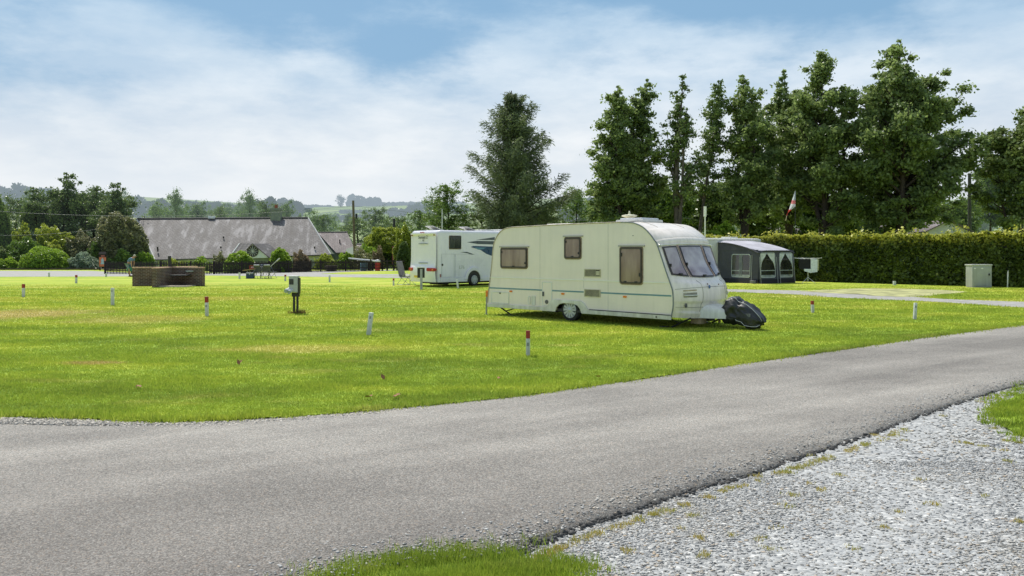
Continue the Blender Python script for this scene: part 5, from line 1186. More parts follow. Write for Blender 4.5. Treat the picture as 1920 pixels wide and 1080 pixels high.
mb = MB(); mb.tube([(0, 0, 0), (0, 0, gz(400, 44))], .035, 8); mb.build('pole', white, wp); mb = MB(); mb.box((-.06, -.06, gz(406, 44)), (.06, .06, gz(387, 44))); mb.build('head', white, wp)
def cable(p, q, sag, label, r=.018):
    p = Vector(p); q = Vector(q); mb = MB(); pts = [(p.lerp(q, k/24)-p) for k in range(25)]
    for k, v_ in enumerate(pts): v_.z -= sag*4*(k/24)*(1-k/24)
    mb.tube(pts, r, 5); o = mb.build('overhead_cable', M('cable_grey', (.16, .17, .18), .6, .1, 5), None); o.location = p; tag(o, label, 'cable')
top = (gx(663.5, Yu)-.0, Yu, gz(386, Yu))
cable(top, (gx(1818, 66), 66, gz(360, 66)), 1.9, 'thin overhead cable running right from the wooden pole past the conifer', .014)
cable(top, (gx(-60, 82), 82, gz(392, 82)), .9, 'thin overhead cable running left from the wooden pole past the dark trees', .014)
cable((gx(255, 88), 88, gz(418, 88)), (gx(-60, 80), 80, gz(440, 80)), .5, 'lower thin cable sagging left above the garden shrubs', .012)
fg = thing('flag', 'faded red white and blue flag drooping from a thin pole above the hedge', 'flag', (gx(1490, 52.5), 52.5, 0))
Yf = 52.5
mb = MB(); mb.tube([(0, 0, 0), (.05, 0, gz(358, Yf))], .022, 6); mb.build('pole', black, fg)
def fp2(px, py): return ((px-1490)/F*Yf, 0, gz(py, Yf))
A_, B_, C_, D_ = [Vector(fp2(*q)) for q in ((1491, 358), (1491, 387), (1476, 400), (1472, 414))]
m, t, out = nt('flag_cloth'); g = N(t, 'ShaderNodeTexCoord'); sx = N(t, 'ShaderNodeSeparateXYZ'); L(t, g.outputs['UV'], sx.inputs[0])
c = ramp(t, sx.outputs[0], [(0, (.70, .76, .86)), (.30, (.72, .76, .86)), (.31, (.75, .25, .28)), (.42, (.75, .25, .28)), (.43, (.70, .72, .80)), (.62, (.70, .70, .78)), (.63, (.75, .12, .10)), (.84, (.55, .07, .05)), (.86, (.55, .50, .35)), (1, (.5, .46, .3))])
p = N(t, 'ShaderNodeBsdfPrincipled'); L(t, c, p.inputs['Base Color']); p.inputs['Roughness'].default_value = .8
trn = N(t, 'ShaderNodeBsdfTranslucent'); L(t, c, trn.inputs[0]); ms = N(t, 'ShaderNodeMixShader'); ms.inputs[0].default_value = .6; L(t, p.outputs[0], ms.inputs[1]); L(t, trn.outputs[0], ms.inputs[2]); L(t, ms.outputs[0], out.inputs[0])
mb = MB(); n_ = 24; Lf = [A_.lerp(D_, k/n_) for k in range(n_+1)]; Rt = [A_.lerp(B_, min(1, k/n_*2)) if k < n_/2 else (B_.lerp(C_, (k/n_-.5)/.3) if k/n_ < .8 else C_.lerp(D_+Vector((.05, 0, 0)), (k/n_-.8)/.2)) for k in range(n_+1)]
for k in range(n_):
    for j in range(4):
        q = [Lf[k].lerp(Rt[k], j/4), Lf[k].lerp(Rt[k], (j+1)/4), Lf[k+1].lerp(Rt[k+1], (j+1)/4), Lf[k+1].lerp(Rt[k+1], j/4)]
        w_ = lambda u: .06*math.sin(u*7.3); q = [v_+Vector((0, w_(jj), 0)) for v_, jj in zip(q, (j, j+1, j+1, j))]
        mb.add(q, [(0, 1, 2, 3)], [[(k/n_, 0), (k/n_, 1), ((k+1)/n_, 1), ((k+1)/n_, 0)]])
mb.build('cloth', m, fg, fix=False)

# ================================================================== buildings
m, t, out = nt('slate_roof'); uvn = N(t, 'ShaderNodeTexCoord'); v = uvn.outputs['UV']
bt_ = N(t, 'ShaderNodeTexBrick'); L(t, v, bt_.inputs['Vector']); bt_.inputs['Scale'].default_value = 1; bt_.inputs['Brick Width'].default_value = .42; bt_.inputs['Row Height'].default_value = .30; bt_.inputs['Mortar Size'].default_value = .034; bt_.inputs['Bias'].default_value = 0
bt_.inputs['Color1'].default_value = (.095, .086, .084, 1); bt_.inputs['Color2'].default_value = (.155, .142, .138, 1); bt_.inputs['Mortar'].default_value = (.05, .045, .05, 1)
st1 = noise(t, scaled(t, v, (1.0, .22, 1)), 1.1, 6, .65); c = mix(t, maprange(t, st1, .53, .62, 0, .6), bt_.outputs[0], (.33, .31, .315)); c = mix(t, maprange(t, st1, .38, .50, .75, 0), c, (.05, .042, .04))
c = mix(t, maprange(t, noise(t, v, 5, 4), .58, .7, 0, .4), c, (.34, .31, .25))
p = N(t, 'ShaderNodeBsdfPrincipled'); L(t, c, p.inputs['Base Color']); p.inputs['Roughness'].default_value = .75
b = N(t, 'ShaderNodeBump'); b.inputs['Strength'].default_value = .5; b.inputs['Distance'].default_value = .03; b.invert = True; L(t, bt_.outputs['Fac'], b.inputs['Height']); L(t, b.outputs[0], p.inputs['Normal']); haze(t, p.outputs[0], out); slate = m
ren = M('render_white', (.42, .46, .46), .85, .12, 2, dirt=((.25, .27, .25), .4, -3, 1)); ren2 = M('render_green', (.16, .20, .15), .85, .12, 2); trim = M('trim_dark', (.03, .03, .035), .6, .2, 4)
Ye, Yg = 91.5, 100.0; zb_ = -3.6
def WP(px, py, Y): return Vector((gx(px, Y), Y, gz(py, Y)))
e0, e1 = WP(291, 486.5, Ye), WP(619, 477, Ye+3.0); r0, r1 = WP(257, 411, Yg), WP(577, 409, Yg+2)
org = Vector((e0.x, e0.y, zb_))
bl = thing('slate_roofed_building', 'long low white building with a mottled grey slate roof', 'building', org)
def lc(v_): return tuple(v_-org)
mb = MB(); mb.slab([lc(e0), lc(e1), lc(r1), lc(r0)], .12); rf = mb.build('roof', slate, bl, fix=False)
bk0, bk1 = r0+(r0-e0)*Vector((1, 1, 0))+Vector((0, 0, -(r0.z-e0.z))), r1+(r1-e1)*Vector((1, 1, 0))+Vector((0, 0, -(r1.z-e1.z)))
mb = MB(); mb.slab([lc(r0), lc(r1), lc(bk1), lc(bk0)], .12); mb.build('roof', slate, bl, fix=False)
mb = MB(); mb.tube([lc(r0+Vector((0, 0, .03))), lc(r1+Vector((0, 0, .03)))], .13, 8); mb.build('ridge', M('ridge_tile', (.10, .09, .085), .8, .2, 3), rf)
iw = .35
w0, w1 = e0+Vector((iw, .45, -.15)), e1+Vector((-iw, .45, -.15))
def vwall(a, b, nm='wall', mat=ren): 
    mb = MB(); mb.add([(a-org)[:], (b-org)[:], (b.x-org.x, b.y-org.y, 0), (a.x-org.x, a.y-org.y, 0)], [(0, 1, 2, 3)]); return mb.build(nm, mat, bl, fix=False)
fw = vwall(w0, w1)
for a, b, c_ in ((e0, r0, bk0), (e1, r1, bk1)):
    s_ = iw if a is e0 else -iw; mb = MB(); q = [a+Vector((s_, .3, -.15)), b+Vector((s_, 0, -.2)), c_+Vector((s_, -.3, -.15))]
    mb.add([lc(x) for x in q]+[(q[2].x-org.x, q[2].y-org.y, 0), (q[0].x-org.x, q[0].y-org.y, 0)], [(0, 1, 2, 3, 4)]); mb.build('gable_wall', ren, bl, fix=False)
for a, b in ((e0, r0), (e1, r1)):
    mb = MB(); d_ = Vector((-.05 if a is e0 else .05, 0, 0)); mb.tube([lc(a+d_), lc(b+d_)], .10, 5); mb.build('verge_board', M('verge_grey', (.36, .36, .36), .7, .1, 3), bl)
mb = MB(); mb.tube([lc(e0+Vector((0, -.08, -.05))), lc(e1+Vector((0, -.08, -.05)))], .07, 6); mb.build('gutter', trim, bl)
for px in (302, 607):
    a = WP(px, 492, Ye+.3 if px < 400 else Ye+3); mb = MB(); mb.tube([lc(a+Vector((0, 0, .4))), (a.x-org.x, a.y-org.y, 0)], .05, 6); mb.build('downpipe', trim, bl)
for u, s_, big in ((.035, .16, 1), (.395, .20, 0), (.93, .14, 0), (.44, .45, 0)):
    a = e0.lerp(e1, u).lerp(r0.lerp(r1, u), s_)+Vector((0, -.12, .1)); mb = MB(); mb.tube([lc(a), lc(a+Vector((0, -.1, .55 if big else .25)))], .09, 8); mb.build('vent_pipe', trim, rf)
# porch gable
Yo = 88.5; ap = WP(474, 457.5, Yo); l_, r_ = WP(438, 483.5, Yo), WP(505.5, 483.5, Yo)
mb = MB(); mb.add([lc(ap), lc(r_+Vector((-.15, 0, 0))), lc(WP(451, 483.5, Yo))], [(0, 1, 2)]); pg = mb.build('porch_gable', M('porch_white', (.52, .58, .60), .7, .05, 3), bl, fix=False)
mb = MB(); mb.lathe([(.62, -.05), (.62, 0), (.001, 0)], 20, lc(WP(474, 471, Yo)), 'y'); wn = mb.build('round_window', trim, bl)
for k in range(6):
    a = math.pi*k/6; c0 = WP(474, 471, Yo)-org; mb = MB(); mb.tube([(c0.x-.55*math.cos(a), c0.y-.06, c0.z-.55*math.sin(a)), (c0.x+.55*math.cos(a), c0.y-.06, c0.z+.55*math.sin(a))], .025, 4); mb.build('glazing_bar', ren, wn)
bkp = WP(450, 457, Yo+5); bk2 = WP(474, 457.5, Yo+6)
mb = MB(); mb.slab([lc(WP(437, 474.5, Yo+4.4)), lc(WP(455, 474.8, Yo-.2)), lc(ap+Vector((0, -.2, .08))), lc(bkp+Vector((0, 0, .08)))], .08); mb.build('porch_roof', slate, bl, fix=False)
mb = MB(); mb.slab([lc(ap+Vector((0, -.2, .08))), lc(r_+Vector((.25, -.2, -.1))), lc(r_+Vector((.25, 5, -.1))), lc(ap+Vector((0, 6, .08)))], .08); mb.build('porch_roof', slate, bl, fix=False)
mb = MB(); mb.tube([lc(WP(437, 474.5, Yo+4.4)), lc(bkp)], .12, 5); mb.build('verge_board', M('trim_white', (.68, .70, .70), .6, .05, 3), bl)
mb = MB(); mb.box(lc(WP(452, 500, Yo+.3)), (lc(WP(504, 484, Yo))[0], lc(WP(504, 484, Yo+.5))[1]+1, lc(WP(504, 484, Yo+.3))[2])); mb.build('porch_wall', ren2, bl)
ch = MB(); cz = WP(518, 408, 101.5); cb_ = lc(cz); ch.box((cb_[0]-.62, cb_[1]-.4, cb_[2]-.8), (cb_[0]+.62, cb_[1]+.4, cb_[2]+1.15)); cmn = ch.build('chimney', M('chimney_green', (.22, .25, .18), .85, .15, 3), bl, bevel=.02)
mb = MB(); mb.box((cb_[0]-.68, cb_[1]-.46, cb_[2]+.85), (cb_[0]+.68, cb_[1]+.46, cb_[2]+.98)); mb.build('chimney_band', M('chimney_green', None), cmn)
mb = MB(); mb.lathe([(.20, 1.15), (.17, 1.5), (.22, 1.55), (.001, 1.55)], 12, cb_); mb.build('chimney_pot', M('pot_red', (.30, .09, .05), .8, .15, 4), cmn)
cv_ = lc(WP(397, 410, 100.8)); mb = MB(); mb.box((cv_[0]-.4, cv_[1]-.2, cv_[2]), (cv_[0]+.4, cv_[1]+.2, cv_[2]+.3)); mb.build('ridge_vent', M('trim_white', None), rf, bevel=.03)
# outbuildings
def outbuilding(label, eL, eR, rR, rL, gableL=None, wallmat=ren2):
    org2 = Vector((eL.x, eL.y, zb_)); o = thing('outbuilding', label, 'building', org2); f_ = lambda v_: tuple(v_-org2)
    mb = MB(); mb.slab([f_(eL), f_(eR), f_(rR), f_(rL)], .12); mb.build('roof', slate2, o, fix=False)
    mb = MB(); mb.tube([f_(rL), f_(rR)], .12, 6); mb.build('ridge', trim, o); mb = MB(); mb.tube([f_(eL), f_(eR)], .08, 6); mb.build('gutter', trim, o)
    mb = MB(); mb.add([f_(eL+Vector((.1, .4, -.1))), f_(eR+Vector((-.1, .4, -.1))), (eR.x-org2.x-.1, eR.y-org2.y+.4, 0), (.1, .4, 0)], [(0, 1, 2, 3)]); mb.build('wall', wallmat, o, fix=False)
    mb = MB(); gb_ = rL+Vector((-1.5, 3, 0)); mb.add([f_(rL+Vector((.05, 0, -.1))), f_(eL+Vector((.1, .3, -.1))), (.1, .3, 0), (rL.x-org2.x-3, rL.y-org2.y+1, 0), (rL.x-org2.x-3, rL.y-org2.y+1, f_(eL)[2])], [(0, 1, 2, 3, 4)]); mb.build('gable_wall', wallmat, o, fix=False)
    mb = MB(); mb.add([f_(rR+Vector((-.05, 0, -.1))), f_(eR+Vector((-.1, .3, -.1))), (eR.x-org2.x-.1, .3, 0), (rR.x-org2.x-.05, rR.y-org2.y+5, 0)], [(0, 1, 2, 3)]); mb.build('gable_wall', wallmat, o, fix=False)
    a = f_(eL.lerp(eR, .5).lerp(rL.lerp(rR, .5), .45)); mb = MB(); mb.tube([a, (a[0], a[1]-.2, a[2]+.5)], .08, 6); mb.build('vent_pipe', trim, o)
    return o
slate2 = slate.copy(); slate2.name = 'brown_slate'
for n in slate2.node_tree.nodes:
    if n.type == 'TEX_BRICK': n.inputs['Color1'].default_value = (.13, .095, .095, 1); n.inputs['Color2'].default_value = (.19, .15, .145, 1)
outbuilding('brown slated outbuilding with a greenish gable left of the wooden pole', WP(631, 474.5, 96), WP(668, 474, 96.5), WP(651, 435.5, 103), WP(596, 436.5, 102.5))
outbuilding('low brown slated shed roof right of the wooden pole', WP(666, 476, 94), WP(699, 475, 94), WP(694, 458, 97), WP(669, 458, 97))
# lodges beyond the hedge
gw = M('lodge_gable', (.40, .42, .42), .8, .1, 2); brr = slate2
def lodge(label, pxl, pxr, pyt, pyb, Y, gable):
    o = thing('holiday_lodge', label, 'lodge', (gx((pxl+pxr)/2, Y), Y, 0)); hw = (pxr-pxl)/2/F*Y; zt, zb2 = gz(pyt, Y), gz(pyb, Y)
    if gable:
        mb = MB(); mb.prism([(-hw, zb2), (0, zt), (hw, zb2), (hw, 0), (-hw, 0)], 0, 6); mb.build('wall', gw, o)
        mb = MB(); mb.slab([(0, -.3, zt+.1), (hw+.3, -.3, zb2), (hw+.3, 6, zb2), (0, 6, zt+.1)], .1); mb.slab([(-hw-.3, -.3, zb2), (0, -.3, zt+.1), (0, 6, zt+.1), (-hw-.3, 6, zb2)], .1); mb.split('roof', brr, o, fix=False)
    else:
        mb = MB(); mb.box((-hw+.2, 0.3, 0), (hw-.2, 4, zb2)); mb.build('wall', gw, o)
        mb = MB(); mb.slab([(-hw, 0, zb2), (hw, 0, zb2), (hw, 3, zt), (-hw, 3, zt)], .1); mb.slab([(-hw, 3, zt), (hw, 3, zt), (hw, 6, zb2), (-hw, 6, zb2)], .1); mb.split('roof', brr, o, fix=False)
lodge('brown roofed lodge peeping over the hedge behind the big tree trunk', 1672, 1762, 421, 438, 82, False)
lodge('lodge with grey gable and brown roof left of the dark straight pole', 1738, 1818, 414, 434, 80, True)
lodge('long grey roofed lodge seen between the trunks above the hedge', 1540, 1668, 427, 440, 84, False)
lodge('brown roofed lodge just right of the flag above the hedge', 1452, 1535, 425, 440, 88, False)
# ================================================================== vegetation
LM = dict(
 alder=leafmat('alder_leaf', (.050, .092, .030), (.28, .36, .12), trans=.42, patch=.35),
 sparse=leafmat('ash_leaf', (.04, .08, .024), (.23, .31, .10), trans=.3, patch=.4),
 conif=leafmat('conifer_needle', (.036, .062, .030), (.21, .26, .12), trans=.32, rough=.55, patch=.4),
 sycam=leafmat('sycamore_leaf', (.042, .078, .024), (.25, .32, .095), trans=.25, patch=.35),
 light=leafmat('light_leaf', (.045, .10, .018), (.19, .27, .045), trans=.3, patch=.25, hz=900),
 mid=leafmat('wood_leaf', (.04, .085, .02), (.20, .30, .06), trans=.34, patch=.2, hz=800),
 dark=leafmat('dark_leaf', (.030, .062, .018), (.17, .24, .065), trans=.3, patch=.3, hz=1500),
 far=leafmat('far_leaf', (.02, .045, .02), (.07, .11, .035), trans=.2, patch=.02, hz=1100),
 bright=leafmat('shrub_bright', (.05, .13, .012), (.34, .48, .05), trans=.35, patch=.9),
 gold=leafmat('shrub_gold', (.07, .13, .015), (.42, .47, .06), trans=.35, patch=.9),
 deep=leafmat('shrub_deep', (.03, .07, .012), (.17, .27, .04), trans=.25, patch=.9),
 cream_=leafmat('shrub_cream', (.03, .06, .018), (.34, .33, .16), trans=.25, patch=1.2),
 pink=leafmat('shrub_pink', (.06, .09, .03), (.44, .32, .21), trans=.25, patch=1.5),
 hydr=leafmat('shrub_hydrangea', (.03, .08, .02), (.42, .50, .36), trans=.25, patch=2.2),
 hedge=leafmat('hedge_leaf', (.016, .034, .009), (.16, .215, .04), tip=(.76, .72, .12), trans=.3, patch=.8))
bark = M('bark', (.055, .042, .032), .9, .3, 4, .6)
bark2 = M('bark_pale', (.10, .085, .065), .9, .3, 4, .6)

def make_tree(nm, label, X, Y, base, Ht, hb, R, leaf, nleaf, mat, seed, shape='cone', limbs=46, lean=0.0, group=None, up=.35, fork=0, trunk_r=None, barkm=None, clump=.16, leaders=1, density_in=.35, tilt=(.15, .6)):
    rng = np.random.default_rng(seed); r_ = random.Random(seed)
    o = thing(nm, label, 'tree', (X, Y, base), 0, group); tr = trunk_r or Ht*.018
    mb = MB(); N_ = 10
    def axis(u): return Vector((lean*Ht*u+.02*Ht*math.sin(u*5+seed)*u, .015*Ht*math.sin(u*4+seed*2)*u, Ht*u*.97))
    LD = [(Vector((0, 0, 0)), 1.0)]
    for q in range(leaders-1):
        a_ = seed*1.7+q*math.pi*.9; LD.append((Vector((math.cos(a_)*R*.42, math.sin(a_)*R*.3, 0)), r_.uniform(.80, .93)))
    def ax2(u, q): return axis(u*LD[q][1])+LD[q][0]*min(1, max(0, (u-.18)/.35))
    for q in range(1, len(LD)): mb.tube([ax2(.15+.85*k/8, q) for k in range(9)], [tr*.62*(1-.9*k/8) for k in range(9)], 6)
    if leaders > 1: R = R*.90
    mb.tube([axis(k/N_)-Vector((0, 0, .3 if k == 0 else 0)) for k in range(N_+1)], [tr*(1.25 if k == 0 else 1)*(1-.93*k/N_) for k in range(N_+1)], 8)
    cs = []; ws = []; leaf = leaf*.58; nleaf = int(nleaf*(3.7 if leaders > 1 else 2.6))
    def prof_(t_):
        if shape == 'cone': return min(1, (t_+.04)/.20)**.6*(1-t_)**.55*1.12+.01
        if shape == 'oval': return max(.12, math.sin(math.pi*min(1, t_*.90+.08)))**.7
        if shape == 'round': return math.sqrt(max(.05, 1-(2*t_-.95)**2))
        if shape == 'spire': return min(1, (t_+.05)/.12)**.5*(1-t_)**.56*1.28+.01
    for i in range(limbs):
        t_ = ((i+r_.random())/limbs)**.92; u = hb+(1-hb)*t_*.97; p = ax2(u, i % len(LD)); a = i*2.399+r_.uniform(-.5, .5); Lb = R*prof_(t_)*r_.uniform(.50, 1.25)
        el = r_.uniform(*tilt)+t_*.75; d = Vector((math.cos(a)*math.cos(el), math.sin(a)*math.cos(el), math.sin(el)))
        hl = Lb/max(.35, math.cos(el)); hl = min(hl, Lb*1.35); pts = [p+d*hl*q/4+Vector((0, 0, -.06*hl*(q/4)**2)) for q in range(5)]
        mb.tube(pts, [tr*.34*(1-t_*.7)*(1-.8*q/4) for q in range(5)], 5)
        nc = max(2, int(3+Lb/R*5))
        for q in range(nc):
            f_ = density_in+(1-density_in)*(q+r_.random()*.8)/nc; j = min(3, int(f_*4)); c_ = pts[j].lerp(pts[j+1], min(1, f_*4-j))
            sp = R*clump*r_.uniform(.45, 1.25)*(.42+.58*min(1, Lb/(R*.8))); off = Vector((r_.gauss(0, 1), r_.gauss(0, 1), r_.gauss(0, .8)))*sp*.8
            cs.append((*(c_+off), sp)); ws.append(sp**2)
    # top leader clumps
    for q5 in range(5*len(LD)):
        q = q5 % 5; c_ = ax2(.88+.15*q/5, q5//5); cs.append((*c_, R*clump*(.62-.09*q))); ws.append((R*clump)**2*.30)
    mb.build('trunk', barkm or bark, o, smooth=2, fix=False)
    cs = np.array(cs); ws = np.array(ws); ws /= ws.sum(); k = rng.choice(len(cs), nleaf, p=ws)
    dr = unit(rng.normal(size=(nleaf, 3))); rad = np.minimum(np.abs(rng.normal(size=(nleaf, 1)))*.62, 1.55)
    P = cs[k, :3]+dr*rad*cs[k, 3:4]*np.array([1.15, 1.15, .72])*1.25
    P = P[P[:, 2] > .3]
    V, Fa = leafset(P, leaf, up=up, aspect=.62, rng=rng)
    cr = np.repeat(0, 0)
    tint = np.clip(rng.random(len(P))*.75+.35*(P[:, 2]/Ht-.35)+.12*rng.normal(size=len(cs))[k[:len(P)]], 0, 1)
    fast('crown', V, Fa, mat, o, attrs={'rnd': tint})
    return o
def T(nm, label, px, Y, ytop, hwpx, base=0, crown_py=400, **k):
    zt = gz(ytop, Y); Ht = zt-base; hb = (gz(crown_py, Y)-base)/Ht
    return make_tree(nm, label, gx(px, Y), Y, base, Ht, max(.05, hb), hwpx/F*Y, **k)
A = LM
T('alder_tree', 'tall dark tree at the left end of the row behind the caravan roof', 1160, 62, 152, 50, crown_py=425, leaf=.19, nleaf=10500, mat=A['alder'], seed=1, leaders=2, shape='spire', limbs=72, clump=.21)
T('alder_tree', 'tall dark narrow tree second from the left in the row with a spiky top', 1209, 63, 138, 44, crown_py=425, leaf=.19, nleaf=9500, mat=A['alder'], seed=2, leaders=2, shape='spire', limbs=70, clump=.22)
T('ash_tree', 'sparse see through tree with visible bare branches in the middle of the row', 1272, 61, 133, 52, crown_py=385, leaf=.15, nleaf=3200, mat=A['sparse'], seed=3, leaders=3, shape='oval', limbs=46, clump=.15, trunk_r=.30, tilt=(.5, 1.0), barkm=bark2)
T('ash_tree', 'slender leaning tree with thin crown beside the sparse tree', 1306, 62, 142, 34, crown_py=385, leaf=.16, nleaf=4600, mat=A['sparse'], seed=4, shape='spire', limbs=34, lean=.10, clump=.25, trunk_r=.18, tilt=(.4, .9), barkm=bark2)
T('alder_tree', 'tall dark tree right of the leaning one with a ragged upright crown', 1397, 61, 130, 56, crown_py=415, leaf=.19, nleaf=10500, mat=A['alder'], seed=5, leaders=3, shape='spire', limbs=72, clump=.21)
T('alder_tree', 'dark tree with open side branches just left of the second tallest tree', 1478, 64, 122, 60, crown_py=420, leaf=.19, nleaf=11500, mat=A['alder'], seed=6, leaders=3, shape='oval', limbs=56, clump=.17)
T('alder_tree', 'second tallest dense dark tree rising behind the flag', 1546, 60, 93, 90, crown_py=420, leaf=.20, nleaf=25000, mat=A['alder'], seed=7, leaders=3, shape='cone', limbs=95, clump=.145, trunk_r=.36)
T('alder_tree', 'tallest and broadest dark tree behind the hedge on the right', 1690, 58, 76, 126, crown_py=428, leaf=.21, nleaf=34000, mat=A['alder'], seed=12, leaders=4, shape='cone', limbs=135, clump=.105, trunk_r=.42)
T('sycamore_tree', 'broad brownish green tree at the right edge beyond the hedge', 1916, 56, 222, 74, crown_py=432, leaf=.20, nleaf=17000, mat=A['sycam'], seed=9, leaders=3, shape='round', limbs=75, clump=.13)
T('pale_tree', 'hazy pale green tree between dark pole and right edge tree', 1858, 95, 318, 42, crown_py=420, leaf=.26, nleaf=9000, mat=A['light'], seed=10, shape='round', limbs=34, clump=.2)
for k, (px, Y, yt, hw, mt_, lb) in enumerate(((1172, 70, 372, 42, 'dark', 'dark shrubby tree under the left end of the tall row'), (1240, 72, 366, 44, 'deep', 'mid green shrubby tree behind the dome aerial'), (1345, 72, 355, 40, 'dark', 'dark understorey tree below the leaning tree'),
     (1425, 70, 335, 46, 'dark', 'dark thick understorey tree left of the flag'), (1505, 74, 350, 40, 'deep', 'understorey tree directly behind the flag'), (1585, 72, 380, 44, 'dark', 'low dark tree between the two tallest trunks'), (1790, 84, 395, 36, 'light', 'low pale bush tree above the lodge roofs'), (1292, 80, 384, 40, 'mid', 'green shrubby tree behind the sparse tree trunk'), (1640, 92, 398, 46, 'light', 'pale green shrubby tree glimpsed beneath the tallest tree'), (1720, 94, 402, 40, 'light', 'pale green low tree over the brown lodge roof'))):
    T('understorey_tree', lb, px, Y, yt, hw, crown_py=448, leaf=.22, nleaf=8500, mat=A[mt_], seed=30+k, shape='round', limbs=30, clump=.26, tilt=(.0, .5))

# the big conifer: rising branches with hanging sprays
def conifer(label, px, Y, ytop, hwpx, seed):
    rng = np.random.default_rng(seed); r_ = random.Random(seed); Ht = gz(ytop, Y); R = hwpx/F*Y
    o = thing('conifer_tree', label, 'tree', (gx(px, Y), Y, 0)); mb = MB()
    ax = lambda u: Vector((.25*math.sin(u*3), 0, Ht*.98*u))
    mb.tube([ax(k/10) for k in range(11)], [.36*(1-.9*k/10) for k in range(11)], 8)
    C_, D_ = [], []
    nb = 118
    for i in range(nb):
        t_ = (i+r_.random())/nb; u = .10+.86*t_; p = ax(u); a = i*2.399+r_.uniform(-.4, .4)
        Lb = R*(1.0-t_)**.66*r_.choice((.6, .8, 1.0, 1.2))*r_.uniform(.85, 1.1)*min(1, (t_+.12)/.2)+.4; el = r_.uniform(.18, .55)+.45*t_
        d = Vector((math.cos(a)*math.cos(el), math.sin(a)*math.cos(el), math.sin(el))); pts = [p+d*Lb*q/5+Vector((0, 0, .10*Lb*(q/5)**2)) for q in range(6)]
        mb.tube(pts, [.085*(1-t_*.6)*(1-.8*q/5) for q in range(6)], 5)
        n_ = int(130*Lb+50); q = rng.random(n_)**.75; seg = np.minimum((q*5).astype(int), 4); pa = np.array([tuple(v_) for v_ in pts]); pos_ = pa[seg]*(1-(q*5-seg))[:, None]+pa[seg+1]*(q*5-seg)[:, None]
        w_ = (.16+.50*(1-q)*min(1, Lb/3)+.12)*np.minimum(1, .4+Lb/4)
        off = rng.normal(size=(n_, 3))*w_[:, None]*np.array([.75, .75, .35]); off[:, 2] -= np.abs(rng.normal(size=n_))*.38*w_*1.6
        C_.append(pos_+off); dd = np.tile(np.array(tuple(d)), (n_, 1))*.7+off*.8; dd[:, 2] -= .45; D_.append(dd)
    mb.build('trunk', bark, o, smooth=2, fix=False); P = np.concatenate(C_); D = unit(np.concatenate(D_))
    k = P[:, 2] > .4; P, D = P[k], D[k]
    V, Fa = leafset(P, .15, up=.2, aspect=.22, direction=D, rng=rng); fast('crown', V, Fa, A['conif'], o, attrs={'rnd': np.clip(rng.random(len(P))*.9, 0, 1)})
conifer('large dark conifer with upswept branches behind the two caravans', 958, 66, 163, 112, 21)

def make_bush(nm, label, X, Y, base, hw, hgt, mat, seed, n=5000, leaf=.15, depth=None, lump=.16, cat='shrub', trunk=False, group=None, lift=0):
    leaf *= .66; n = int(n*1.9); rng = np.random.default_rng(seed); o = thing(nm, label, cat, (X, Y, base), 0, group); dp = depth or hw
    d = unit(rng.normal(size=(n, 3))); d[:, 2] = np.abs(d[:, 2])*np.where(rng.random(n) < .82, 1, -.35)
    ph = rng.random(6)*6.28; r = 1+lump*(np.sin(d[:, 0]*5+ph[0])*np.cos(d[:, 1]*4+ph[1])+.6*np.sin(d[:, 2]*9+ph[2]+d[:, 0]*7)+.5*np.sin(d[:, 0]*13+ph[3])*np.sin(d[:, 1]*11+d[:, 2]*12))
    r *= 1-np.abs(rng.normal(size=n))*.10; inner = rng.random(n) < .22; r[inner] *= .4+.5*rng.random(inner.sum())
    P = d*r[:, None]*np.array([hw, dp, hgt*(.5 if lift else .92)]); P[:, 2] += hgt*(.5 if lift else .06)+lift; P = P[P[:, 2] > .02]; d_ = d[:len(P)]
    V, Fa = leafset(P, leaf, up=.7, rng=rng)
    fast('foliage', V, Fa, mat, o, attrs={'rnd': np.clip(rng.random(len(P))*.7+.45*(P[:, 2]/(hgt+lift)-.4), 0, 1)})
    mb = MB()
    if lift: mb.tube([(0, 0, -.3), (.05, 0, lift+hgt*.5)], [.09, .05], 7)
    for q in range(5):
        a = q*1.257+seed; mb.tube([(.03*math.cos(a), .03*math.sin(a), lift*.9), (hw*.5*math.cos(a), dp*.5*math.sin(a), lift+hgt*.5)], [.04, .02], 5)
    mb.build('stem', bark, o, fix=False)
    return o
def B(nm, label, px, Y, ytop, ybase, hwpx, mat, seed, **k):
    zb2 = gz(ybase, Y); return make_bush(nm, label, gx(px, Y), Y, zb2, hwpx/F*Y, gz(ytop, Y)-zb2, A[mat], seed, **k)
# garden along the far road, left
B('domed_shrub', 'bright green neatly domed shrub at the far road, left', 86, 82.5, 462, 505, 45, 'bright', 51, n=9000, leaf=.14, lump=.06)
B('shrub', 'dark spreading shrub behind the domed shrub', 52, 84.5, 450, 503, 46, 'deep', 52, n=8000, leaf=.18)
B('shrub', 'low bright leafy clump left of the domed shrub', 18, 82, 484, 505, 22, 'bright', 53, n=3000, leaf=.15)
B('shrub', 'grey green shrub at the very left edge by the road', -6, 83, 462, 505, 24, 'sycam', 54, n=4500, leaf=.16)
B('hydrangea', 'hydrangea bush dotted with pale flowers left of the noticeboard', 158, 82.5, 475, 505, 26, 'hydr', 55, n=4500, leaf=.15)
B('shrub', 'small yellow green shrub between domed shrub and hydrangea', 128, 82, 484, 505, 15, 'bright', 56, n=2400, leaf=.14)
B('golden_shrub', 'golden tipped tall shrub above the domed shrub', 100, 87.5, 432, 495, 44, 'gold', 57, n=8000, leaf=.2, lump=.28)
B('golden_shrub', 'narrow yellow leaved shrub standing left of the golden tipped one', 45, 88, 428, 480, 16, 'gold', 58, n=2600, leaf=.2, lump=.3)
B('shrub', 'silvery green shrub between golden shrub and flowering tree', 150, 88, 442, 495, 30, 'cream_', 59, n=5500, leaf=.18, lump=.2)
